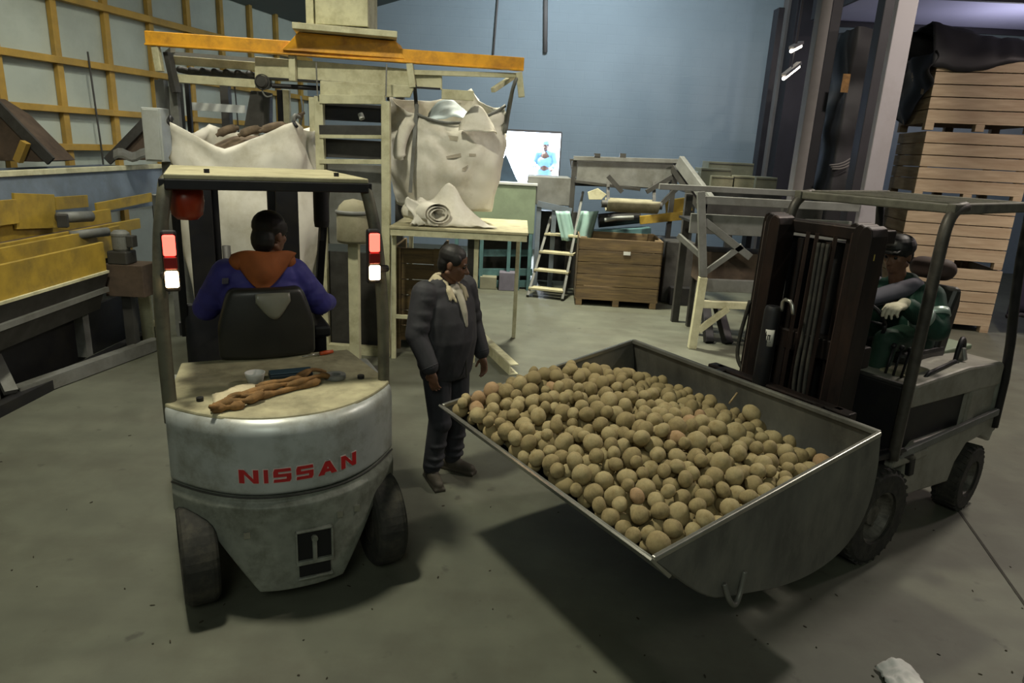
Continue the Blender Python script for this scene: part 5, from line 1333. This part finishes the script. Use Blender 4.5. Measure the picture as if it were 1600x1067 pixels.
# elevated conveyor behind
CV = thing('conveyor', 'raised grey trough conveyor above the wooden box in front of the block wall', 'conveyor', (1.7, 12.0, 0))
def CP(n, mb, m=M['grey'], **k): return mb.build(n, m, CV, **k)
Y0 = 11.9
def pane(n, pts, m=M['grey'], t=.04, Y=Y0):
    vs = [W(*p, Y) for p in pts]; k = len(vs)
    return CP(n, MB().faces(vs + [v + V((0, t, 0)) for v in vs], [tuple(range(k)), tuple(range(k, 2 * k))[::-1]] + [(i, (i + 1) % k, k + (i + 1) % k, k + i) for i in range(k)]), m, bevel=.005)
pane('side_panel', [(903, 253), (1058, 258), (1040, 296), (900, 284)])
CP('top_rail', MB().bar(W(896, 247, Y0), W(1064, 252, Y0), .08, .07), M['grey'], bevel=.005)
CP('lower_rail', MB().bar(W(898, 283, Y0), W(1000, 296, Y0), .08, .05), M['greyd'], bevel=.005)
pane('back_panel', [(890, 248), (1060, 254), (1058, 296), (896, 290)], M['greyd'], Y=12.9)
CP('belt', MB().bx((W(905, 280, Y0).x, 12.0, W(905, 280, Y0).z - .02), (W(1050, 290, Y0).x, 12.9, W(905, 280, Y0).z + .02)), M['black'])
for px in (898, 1057):
    p_ = W(px, 250, Y0); CP('upright', MB().bx((p_.x - .04, Y0, 0), (p_.x + .04, Y0 + .08, p_.z)), M['greyd'])
for px in (933, 973): CP('top_bracket', MB().box(W(px, 243, Y0), (.1, .08, .07)), M['greyd'])
CP('slope_arm', MB().bar(W(1062, 252, 11.7), W(1120, 330, 10.6), .09, .2), M['grey'], bevel=.006)
CP('slope_arm', MB().bar(W(1052, 262, 11.9), W(1105, 340, 10.9), .07, .12), M['greyd'], bevel=.006)
CP('cream_cover', MB().faces([W(918, 300, 11.6), W(934, 294, 11.6), W(948, 304, 11.6), W(940, 312, 11.6), W(920, 312, 11.6)] + [W(*p, 12.0) for p in ((918, 300), (934, 294), (948, 304), (940, 312), (920, 312))],
   [(0, 1, 2, 3, 4), (9, 8, 7, 6, 5)] + [(i, (i + 1) % 5, 5 + (i + 1) % 5, 5 + i) for i in range(5)]), M['cream'], bevel=.006)
RT = CV
MB().grid(12, 8, lambda u, v: W(948 + 80 * v, 310 + 4 * v, 11.4) + V((0, .22 * math.cos(math.pi * u), -.2 * math.sin(math.pi * u)))).build('trough', M['bagdark'], RT, smooth=True, solid=.02)
MB().cyl(W(940, 318, 11.3), W(1034, 322, 11.3), .06).build('shaft', M['greyd'], RT)
for px in (950, 1022): p_ = W(px, 322, 11.45); MB().bar(p_, W(px, 285, 11.92), .05).build('trough_hanger', M['greyd'], RT)
for (a_, b_) in (((950, 275), (972, 300)), ((1010, 300), (1050, 276)), ((1030, 322), (1062, 290))): CP('brace', MB().bar(W(*a_, 11.7), W(*b_, 11.7), .07), M['greyd'])
# sorter below with dark tubes and pale covers
ST = thing('sorter', 'dark teal sorting machine with pale covers directly behind the wooden box', 'machine', (1.5, 12.1, 0))
MB().cyl(W(935, 345, 12.1), W(1000, 338, 12.1), .12).build('drum', M['black'], ST, smooth=False)
MB().bar(W(920, 365, 12.05), W(1015, 360, 12.05), .3, .12).build('cover', M['teal'], ST, bevel=.01)
MB().bx((W(890, 400, 12).x, 12.25, 0), (W(1060, 400, 12).x, 12.8, W(960, 372, 12).z)).build('body', M['greyd'], ST, bevel=.01)
MB().grid(8, 8, lambda u, v: W(908 + 28 * u - 14 * v, 330 + 50 * v, 11.7 + .1 * u) + V((0, .05 * math.sin(u * 8), 0))).build('film_sheet', M['aqua'], ST, solid=.006, smooth=True)
MB().grid(8, 8, lambda u, v: W(868 + 22 * u + 10 * v, 330 + 46 * v, 11.6 + .2 * u) + V((0, .05 * math.sin(u * 9 + 1), 0))).build('film_sheet', M['aqua'], ST, solid=.006, smooth=True)
MB().bar(W(1000, 344, 11.8), W(1075, 336, 11.9), .06, .14).build('yellow_board', M['yellow'], ST, bevel=.004)
MB().bar(W(1040, 324, 12.1), W(1080, 318, 12.1), .1, .24).build('yellow_box', M['yellow'], ST, bevel=.008)
MB().tube([W(945, 344, 11.7), W(965, 341, 11.75), W(990, 340, 11.75)], .035, 8).build('pale_pipe', M['whitep'], ST, smooth=True)
MB().bx((W(840, 400, 12.5).x, 12.9, 0), (W(905, 400, 12.5).x, 13.2, 1.3)).build('back_panel', M['greyd'], ST)  # dark block added behind the steps to hide light spilled on the floor
MB().bx((W(826, 262, 12).x, 11.9, W(826, 318, 12).z), (W(893, 262, 12).x, 12.8, W(850, 276, 12).z)).build('side_hopper', M['grey'], ST, bevel=.01)
for px in (842, 866): p_ = W(px, 330, 11.9); MB().bx((p_.x - .04, 11.85, 0), (p_.x + .04, 11.93, W(850, 318, 12).z)).build('leg', M['bluegrey'], ST)
MB().bar(W(840, 318, 11.85), W(893, 330, 11.85), .05, .1).build('cross_rail', M['bluegrey'], ST)
# second conveyor with cream legs
C2 = thing('belt_conveyor', 'grey open-frame conveyor on cream legs beside the dark forklift mast', 'conveyor', (3.0, 9.0, 0))
def C2P(n, mb, m=M['grey'], **k): return mb.build(n, m, C2, **k)
lx = W(1092, 330, 8.7).x
rz = W(1100, 312, 8.8).z
C2P('side_panel', MB().bx((lx - .05, 8.85, W(1100, 366, 8.8).z), (lx + 2.0, 8.9, W(1100, 335, 8.8).z)), M['grey'], bevel=.005)
C2P('top_rail', MB().bx((lx - .02, 8.72, rz - .05), (lx + 2.0, 8.8, rz + .05)), M['grey'], bevel=.006)
C2P('back_rail', MB().bx((lx - .3, 9.8, rz + .05), (lx + 2.0, 9.88, rz + .13)), M['grey'], bevel=.006)
C2P('back_panel', MB().bx((lx + .35, 9.75, W(1100, 366, 8.8).z), (lx + 2.0, 9.8, rz)), M['greyd'])
C2P('belt', MB().bx((lx, 8.9, W(1100, 352, 8.8).z), (lx + 2, 9.75, W(1100, 348, 8.8).z)), M['black'])
gz = G(1086, 550); zc = W(1095, 475, 8.6).z
C2P('leg', MB().bar(V((gz.x, 8.6, 0)), V((gz.x + .03, 8.6, zc + .35)), .1, .1, up=(0, 1, 0)), M['cream'], bevel=.006)
C2P('upper_leg', MB().bar(V((gz.x + .03, 8.6, zc + .35)), V((lx, 8.72, rz + .1)), .09, .09, up=(0, 1, 0)), M['grey'], bevel=.006)
C2P('leg_bar', MB().bar(V((gz.x, 8.6, zc)), V((gz.x + 1.5, 8.7, zc)), .08, .09), M['cream'], bevel=.005)
C2P('brace', MB().bar(V((gz.x + .05, 8.58, zc - .35)), V((gz.x + .4, 8.6, zc - .04)), .05, .08), M['cream'], bevel=.004)
C2P('mid_rail', MB().bar(W(1100, 445, 8.75), W(1230, 450, 8.75), .08, .16), M['grey'], bevel=.005)
C2P('brace', MB().bar(W(1100, 345, 8.7), W(1172, 402, 8.7), .05, .09), M['grey'], bevel=.004)
C2P('brace', MB().bar(W(1098, 428, 8.7), W(1160, 384, 8.7), .05, .07), M['grey'], bevel=.004)
C2P('brace', MB().bar(W(1060, 368, 9.2), W(1098, 402, 8.9), .05, .07), M['grey'], bevel=.004)
for (px, Yq) in ((1075, 10.0), (1230, 9.0)): p_ = W(px, 330, Yq); C2P('leg', MB().bx((p_.x - .05, Yq, 0), (p_.x + .05, Yq + .1, rz)), M['greyd'])
C2P('leg', MB().bx((lx + .38, 9.75, 0), (lx + .3, 9.85, rz)), M['greyd'])
dk = MB()
setp(MB().bar(V((W(1108, 535, 8.9).x, 8.9, 0)), W(1102, 478, 9.2), .12, .1).build('dark_prop', M['black'], bevel=.01), 'dark prop leaning under the cream conveyor leg bar, the one nearer the leg', 'prop', 'props under the conveyor')
setp(MB().bar(V((W(1138, 535, 8.9).x, 8.9, 0)), W(1122, 478, 9.2), .12, .1).build('dark_prop', M['black'], bevel=.01), 'dark prop leaning under the cream conveyor leg bar, the one nearer the mast', 'prop', 'props under the conveyor')
TD = thing('waste_hopper', 'dark brown waste hopper under the open-frame conveyor', 'hopper', (3.4, 9.6, 0))
MB().bx((lx + .25, 9.1, .75), (lx + 1.3, 9.7, 1.2)).build('body', M['brown'], TD, bevel=.02)
for x_ in (lx + .3, lx + 1.2): MB().bx((x_ - .04, 9.3, 0), (x_ + .04, 9.4, .75)).build('leg', M['greyd'], TD)
BHX = thing('belt_guard', 'dark machine block between the sorter and the open-frame conveyor', 'machine', (2.6, 11.5, 0))
MB().bx((W(1040, 400, 11.4).x, 11.4, 0), (W(1085, 400, 11.4).x, 12.2, W(1060, 378, 11.4).z)).build('body', M['greyd'], BHX, bevel=.02)
MB().bx((W(1042, 470, 11.4).x, 11.2, 0), (W(1082, 470, 11.4).x, 11.38, .3)).build('foot', M['black'], BHX, bevel=.01)
# cartons far behind
ctn = [(1096, 1140, 262, 292, 13.6, 'carton'), (1108, 1176, 252, 274, 13.9, 'carton'), (1112, 1146, 274, 298, 13.5, 'guard_cream'), (1146, 1180, 274, 298, 13.5, 'guard_cream'), (1084, 1106, 268, 290, 13.8, 'whitep'), (1182, 1212, 276, 300, 13.4, 'carton')]
cl_ = ['grey-green carton far behind the open-frame conveyor, nearest the sloping arm', 'tall wide grey-green carton at the very back, close below the block wall', 'slatted pale carton before the tall wide grey-green one, towards the steps', 'slatted pale carton before the tall wide grey-green one, towards the columns', 'small white carton beside the sloping conveyor arm', 'mottled carton at the foot of the dark columns']
pl = thing('platform', 'dark raised deck carrying the far cartons before the block wall', 'platform', (4.2, 14.0, 0))
zpl = W(1140, 298, 13.5).z
MB().bx((W(1080, 300, 13.5).x, 13.3, zpl - .1), (W(1216, 300, 13.5).x, 14.45, zpl)).build('deck', M['greyd'], pl)
for px in (1082, 1146, 1212): p_ = W(px, 300, 13.5); MB().bx((p_.x - .06, 13.4, 0), (p_.x + .06, 13.5, zpl - .1)).build('leg', M['greyd'], pl)
for (a_, b_, c_, d_, Y_, m_), lb_ in zip(ctn, cl_):
    p_, q_ = W(a_, c_, Y_), W(b_, d_, Y_); zb__ = zpl
    o = thing('carton', lb_, 'carton', ((p_.x + q_.x) / 2, Y_ + .2, zb__), 0, 'cartons on the far deck')
    MB().bx((p_.x, Y_, zb__ + .0), (q_.x, Y_ + .5, p_.z)).build('body', M[m_], o, bevel=.008)
    MB().bx((p_.x + .01, Y_ - .004, p_.z - .05), (q_.x - .01, Y_, p_.z - .035)).build('seam', M['greyd'], o)

# person in the bright opening
fp = W(851, 262, 17.9)
PF = thing('person', 'figure in pale blue overalls standing in the bright wall opening', 'person', (fp.x, 17.9, .9), R(-100))
d = MB(); HCf = V((.02, 0, 1.6)); 
d.cap((0, .09, .9), (0, -.09, .9), .11, .11).cap((0, 0, .95), (0, 0, 1.35), .12, .13).cap((0, .2, 1.4), (0, -.2, 1.4), .06, .06).cap((0, 0, 1.4), HCf, .055, .05)
for k in (-1, 1):
    d.cap((0, k * .1, .88), (.02, k * .11, .48), .085, .055).cap((.02, k * .11, .48), (0, k * .11, .08), .052, .04).cap((0, k * .11, .05), (.14, k * .12, .03), .035, .03)
    d.cap((0, k * .2, 1.4), (.05, k * .27, 1.15), .05, .04).cap((.05, k * .27, 1.15), (.25, k * .22, 1.05), .04, .028); hand(d, V((.25, k * .22, 1.05)), (1, 0, -.2), (0, 0, 1), .7, k)
head(d, HCf, V((1, -.2, -.2))); d.build('body', M['skin'], PF, world=False, voxel=.009, soft=2)
local(hair, PF, HCf, V((1, -.2, -.2)), voxel=.009)
bluem = mat('pale_blue_overall', '#7fa3cf', .7, 0, .08, 10)
d = MB(); d.cap((0, .06, .9), (0, -.06, .9), .15, .15).cap((0, .06, 1.2), (0, -.06, 1.2), .155, .155).cap((0, .12, 1.4), (0, -.12, 1.4), .09, .09)
for k in (-1, 1): d.cap((0, k * .2, 1.4), (.05, k * .27, 1.15), .08, .07).cap((.05, k * .27, 1.15), (.21, k * .23, 1.07), .068, .055).cap((0, k * .1, .88), (.02, k * .11, .48), .11, .08).cap((.02, k * .11, .48), (0, k * .11, .1), .078, .065)
d.build('overalls', bluem, PF, world=False, voxel=.011, soft=2)
for k in (-1, 1): MB().cap((-.03, k * .11, .05), (.15, k * .12, .045), .05, .042).build('shoe', M['shoe'], PF, world=False, smooth=True)
d = MB(); d.ell(HCf + V((0, 0, .07)), (.12, .1, .08)); d.build('cap', bluem, PF, world=False, smooth=True)
# ================================================================ crate bay behind the dark forklift
g = V((5.92, 10.6, 0)); ux = V((1.6, -.32, 0)).normalized(); uy = V((-ux.y, ux.x, 0)); cwid, cdep, chh = 1.46, 1.25, .985
CRM = M['woodp']
def make_crate(z, label, ox=0.0, oy=0.0, rot=0.0):
    base = g + ux * ox + uy * oy + V((0, 0, z))
    t = thing('wooden_crate', label, 'crate', base, math.atan2(ux.y, ux.x) + rot, 'stacked wooden crates in the bay')
    def cb(name, a0, a1, b0, b1, z0, z1): return MB().bx((a0, b0, z0), (a1, b1, z1)).build(name, CRM, t, world=False, bevel=.004)
    n_ = 5; hh = (chh - .13) / n_
    for nm, ax, fx in (('front_panel', 0, 0), ('back_panel', 0, cdep - .025), ('side_panel', 1, 0), ('side_panel', 1, cwid - .025)):
        mb = MB()
        for k in range(n_):
            z0, z1 = .125 + k * hh, .125 + (k + 1) * hh - .014
            if ax == 0: mb.bx((0, fx, z0), (cwid, fx + .025, z1))
            else: mb.bx((fx, .026, z0), (fx + .025, cdep - .026, z1))
        mb.build(nm, CRM, t, world=False, bevel=.003)
    cb('base', 0, cwid, 0, cdep, .1, .125)
    for a_ in (.0, cwid / 2 - .06, cwid - .12):
        for b_ in (0, cdep - .12): cb('pallet_block', a_, a_ + .12, b_, b_ + .12, .0, .1)
    for a_ in (.03, cwid - .12):
        for b_ in (.03, cdep - .12): cb('corner_post', a_, a_ + .09, b_, b_ + .09, .125, chh - .02)
    return t
LB = ['pale wooden crate on the floor, lowest of the bay stack', 'pale wooden crate second from the floor in the bay stack', 'pale wooden crate third from the floor in the bay stack', 'pale wooden crate at the top of the bay stack under black film']
c_first = make_crate(0, LB[0])
for k in (1, 2, 3):
    o = copy_tree(c_first, None, LB[k]); ROOTM[o.name] = ROOTM[c_first.name]; o.location = c_first.location + V((.02 * (-1) ** k, 0, k * chh))
SB = ['black-wrapped stack, lowest crate, behind the pale column', 'crate second from the floor in the film-wrapped stack behind the pale column', 'crate third from the floor in the film-wrapped stack behind the pale column', 'topmost crate of the film-wrapped stack behind the pale column']
# black film thrown over the stack
top = 4 * chh
FL_ = thing('plastic_film', 'black plastic film draped over the top of the pale crate stack', 'film', g + V((0, 0, top)))
def film(u, v):
    # runs over the top and hangs a little down the front
    a = -.1 + (cwid + .3) * u; s_ = v * 2.1
    drop = .16 + .07 * math.sin(a * 4) + .12 * max(0, u - .55) - .1 * u
    if s_ < drop: b, z = -.03, top + .02 - (drop - s_)
    else: b, z = -.03 + (s_ - drop), top + .025 + (.42 - .2 * u + .08 * math.exp(-((a + .05) / .35) ** 2)) * min(1, (s_ - drop) * 3) + .05 * nz(a * 4, s_ * 4)
    if b > cdep: z -= (b - cdep)
    p = g + ux * a + uy * min(b, cdep + .03) + V((0, 0, z + .02 * nz(a * 7, s_ * 5)))
    return p
MB().grid(36, 26, film).build('sheet', M['film'], FL_, smooth=True, solid=.004)
def film2(u, v):
    a = -.08 + .05 * math.sin(v * 9 + u * 7); b = -.05 + (cdep + .1) * u; z = top + .1 - (.5 + .5 * math.sin(u * 2.4)) * v
    return g + ux * (a - .02 * math.sin(u * 14)) + uy * b + V((0, 0, z))
MB().grid(16, 24, film2).build('side_drape', M['film'], FL_, smooth=True, solid=.004)
# second stack wholly wrapped in black film
WS = thing('wrapped_stack', 'tall crate stack wrapped in black plastic film between the pale and grey columns', 'wrapped stack', (4.6, 11.4, 0))
a0_, a1_ = W(1312, 200, 11.0), W(1392, 200, 11.0); ztop = W(1330, 42, 11.0).z
def wrap(u, v):
    e = u * 4; k = int(e) % 4; t = e - int(e)
    c4 = [(a0_.x, 11.0), (a1_.x - .1, 10.98), (a1_.x - .1, 12.4), (a0_.x, 12.4)]
    (xa_, ya_), (xb_, yb_) = c4[k], c4[(k + 1) % 4]
    x_, y_ = xa_ + (xb_ - xa_) * t, ya_ + (yb_ - ya_) * t; L_ = math.hypot(xb_ - xa_, yb_ - ya_); nx, ny = (yb_ - ya_) / L_, -(xb_ - xa_) / L_
    b_ = .05 * nz(x_ * 3, y_ * 3, v * 8) + .03 * math.sin(v * 60) * abs(nz(x_ * 2, v * 3)) + .03 * math.sin(v * 26)
    return V((x_ + nx * b_, y_ + ny * b_, ztop * (1 - v) + .06 * nz(x_ * 4, y_ * 4) * (1 - v)))
wr = MB().grid(64, 60, wrap, closeu=True)
tv = [wrap(u / 64, 0) for u in range(64)]; cc = sum(tv, V()) / 64 + V((0, 0, .08))
wr.faces(tv + [cc], [(i, (i + 1) % 64, 64) for i in range(64)])
wr.build('film', M['film'], WS, smooth=True)
lbp = W(1321, 130, 10.9); MB().box(lbp, (.11, .01, .26)).build('paper_tag', M['cloth_brown'], WS)
for k in range(3): MB().tube([W(1296 + k * 2, 258 + 3 * k, 10.9), W(1315, 256 + 4 * k, 10.85), W(1332, 246 + 5 * k, 10.85)], .012, 6, 1).build('tape', M['columng'], WS, smooth=True)
# dark purple sheet hanging at the bay edge
PS = thing('hanging_sheet', 'dark purple plastic sheet hanging beside the pale crate stack at the photo edge', 'sheet', (8.6, 10.6, 0))
s0, s1 = W(1542, 440, 10.9), W(1720, 440, 10.9)
def sheet(u, v):
    x_ = 7.52 + 2.8 * u; y_ = 10.25 - .2 * u + .07 * math.sin(u * 17) + .03 * math.sin(u * 41 + v * 3)
    return V((x_ + .28 * (1 - v) * 0 + .05 * nz(u * 3, v * 3), y_, 4.4 * (1 - v) + .3 * v + .05 * nz(u * 7)))
MB().grid(60, 24, sheet).build('sheet', M['purplef'], PS, smooth=True, solid=.006)
MB().bar((7.45, 10.28, 4.42), (10.5, 10.08, 4.42), .05).build('hanging_rail', M['columnd'], PS)
MB().tube([sheet(i / 24, 1) + V((0, -.02, 0)) for i in range(25)], .035, 8).build('bottom_weight', M['columnd'], PS, smooth=True)
setp(MB().box((8.75, 10.05, 3.35), (.18, .02, .16)).build('red_tag', mat('dull_red_tag', '#3d1214', .6)), 'dull red tag on the dark purple sheet', 'tag') if False else None
# fluorescent tubes seen between the columns
tubem = mat('fluorescent_tube', '#fff2d8', .4, emit=14, var=.01)
for (a_, b_, lb_) in (((1236, 80), (1251, 72), 'upper fluorescent tube glowing between the grey columns'), ((1224, 123), (1248, 104), 'lower fluorescent tube glowing between the grey columns')):
    t_ = thing('tube_light', lb_, 'lamp', W(*a_, 13.2), 0, 'fluorescent tubes in the bay')
    p_, q_ = W(*a_, 13.2), W(*b_, 13.2); q_.y += .3; q_ = W(*b_, 13.5)
    MB().cyl(p_, q_, .03).build('tube', tubem, t_, smooth=False)
    MB().bar(p_ + V((0, 0, .06)), q_ + V((0, 0, .06)), .1, .05).build('housing', M['columng'], t_)
    MB().bar((p_ + q_) / 2 + V((0, 0, .08)), V((p_.x, p_.y, 5.15)) + (q_ - p_) / 2, .02).build('hanger', M['columnd'], t_)
# blue light in the gap by the grey column, added as a glowing pane
bp_, bq_ = W(1262, 172, 12.9), W(1269, 212, 12.9)
wn_ = MB().bx((bp_.x, 12.9, bq_.z), (bp_.x + .07, 12.94, bp_.z)).build('gap_glow', mat('blue_gap_glow', '#4a5cf0', .4, emit=1.6, var=.02)); wn_['kind'] = 'structure'
MB().bx((bp_.x - .06, 12.94, bq_.z - .06), (bp_.x + .13, 13.0, bp_.z + .06)).build('frame', M['columnd'], wn_)
# litter on the floor in front
pw = G(1405, 1058)
def paper(u, v):
    a = (u - .5) * .19; b = (v - .5) * .15
    return pw + V((a + .01 * nz(v * 5), b - .02, .012 + .05 * math.sin(math.pi * u) * (.4 + .6 * v) + .025 * abs(nz(u * 4, v * 4))))
setp(MB().grid(16, 14, paper).build('paper_scrap', M['white'], smooth=True, solid=.002), 'crumpled white paper scrap on the floor at the bottom photo edge', 'paper')
kb = G(1592, 1060)
setp(MB().bx((kb.x - .02, kb.y - .5, 0), (kb.x + .25, kb.y - .03, .12)).build('kerb_block', M['columng'], bevel=.02), 'pale grey block at the lower corner of the photo', 'block')
rr2 = random.Random(5)
cr_ = MB()
for k in range(70):
    px, py = rr2.uniform(0, 1600), rr2.uniform(680, 1066); p_ = G(px, py)
    cr_.ell(p_ + V((0, 0, .002)), (rr2.uniform(.003, .016), rr2.uniform(.003, .007), .003), (0, 0, rr2.uniform(0, 3)), 6)
setp(cr_.build('soil_crumbs', M['dirt']), 'small dark crumbs of soil scattered on the concrete floor', 'crumbs', None, 'stuff')
# ================================================================ light and camera
def area(name, loc, size, power, col, target=None, shape='DISK'):
    l = bpy.data.lights.new(name, 'AREA'); l.shape = shape; l.size = size; l.energy = power; l.color = col
    o = bpy.data.objects.new(name, l); C.objects.link(o); o.location = loc
    d = (V(target) if target else V(loc) - V((0, 0, 1))) - V(loc); o.rotation_euler = d.to_track_quat('-Z', 'Y').to_euler()
    return o
warm = (1.0, .96, .76)
area('hall_lamp', (-2.0, 3.6, 6.5), .5, 300, warm)
area('hall_lamp', (5.4, 6.3, 6.4), .5, 300, (1.0, .9, .78))
def spot(name, loc, ang, power, col, target, blend=.7, rad=.35):
    l = bpy.data.lights.new(name, 'SPOT'); l.spot_size = R(ang); l.spot_blend = blend; l.energy = power; l.color = col; l.shadow_soft_size = rad
    o = bpy.data.objects.new(name, l); C.objects.link(o); o.location = loc; o.rotation_euler = (V(target) - V(loc)).to_track_quat('-Z', 'Y').to_euler()
spot('reflector_lamp', (.4, 10.2, 6.9), 85, 4300, warm, (.6, 10.6, 0))
spot('reflector_lamp', (-3.6, 8.0, 5.9), 130, 900, (1.0, .97, .84), (-4.2, 8.8, 1.5))
area('bay_lamp', (9.3, 7.4, 5.0), .8, 170, (1.0, .82, .78), (8.4, 9.2, 0))
area('wall_lamp', (1.2, 12.8, 6.6), 1.0, 270, (.82, .93, 1.0), (1.0, 17, 2.6))
area('glare_box_fill', ((xa + xb) / 2, BY + 1.4, 3.3), 1.0, 800, (.84, .92, 1.0))  # unseen light added inside the white box to burn out the opening
area('near_lamp', (-.5, -3.0, 5.4), 2.5, 95, (.92, 1.0, .86), (-.4, 3, .8))
pl_ = bpy.data.lights.new('bay_back_fill', 'POINT'); pl_.energy = 90; pl_.color = (.86, .86, 1.0); pl_.shadow_soft_size = .3  # fill light added out of view behind the crates to brighten the bay ceiling
po = bpy.data.objects.new('bay_back_fill', pl_); C.objects.link(po); po.location = (8.6, 13.0, 4.1)
w = bpy.data.worlds.new('World'); bpy.context.scene.world = w; w.use_nodes = True
w.node_tree.nodes['Background'].inputs['Color'].default_value = (.55, .62, .55, 1); w.node_tree.nodes['Background'].inputs['Strength'].default_value = .13
cd = bpy.data.cameras.new('camera'); cd.sensor_width = 36; cd.lens = FPX / 1600 * 36; cd.clip_start = .05
cam = bpy.data.objects.new('camera', cd); C.objects.link(cam); cam.location = (0, 0, EYE)
f = V((0, math.cos(PITCH), -math.sin(PITCH))); u = V((0, math.sin(PITCH), math.cos(PITCH))); r = V((1, 0, 0))
# roll: the image of 'up' tips to the right by ROLL
cu = u * math.cos(ROLL) - r * math.sin(ROLL); cr = r * math.cos(ROLL) + u * math.sin(ROLL)
cam.rotation_euler = Matrix((cr, cu, -f)).transposed().to_euler()
S = bpy.context.scene; S.camera = cam
S.view_settings.view_transform = 'Standard'; S.view_settings.look = 'None'; S.view_settings.exposure = 0.0; S.view_settings.gamma = 1.0; S.view_settings.use_curve_mapping = False
S.cycles.use_denoising = True
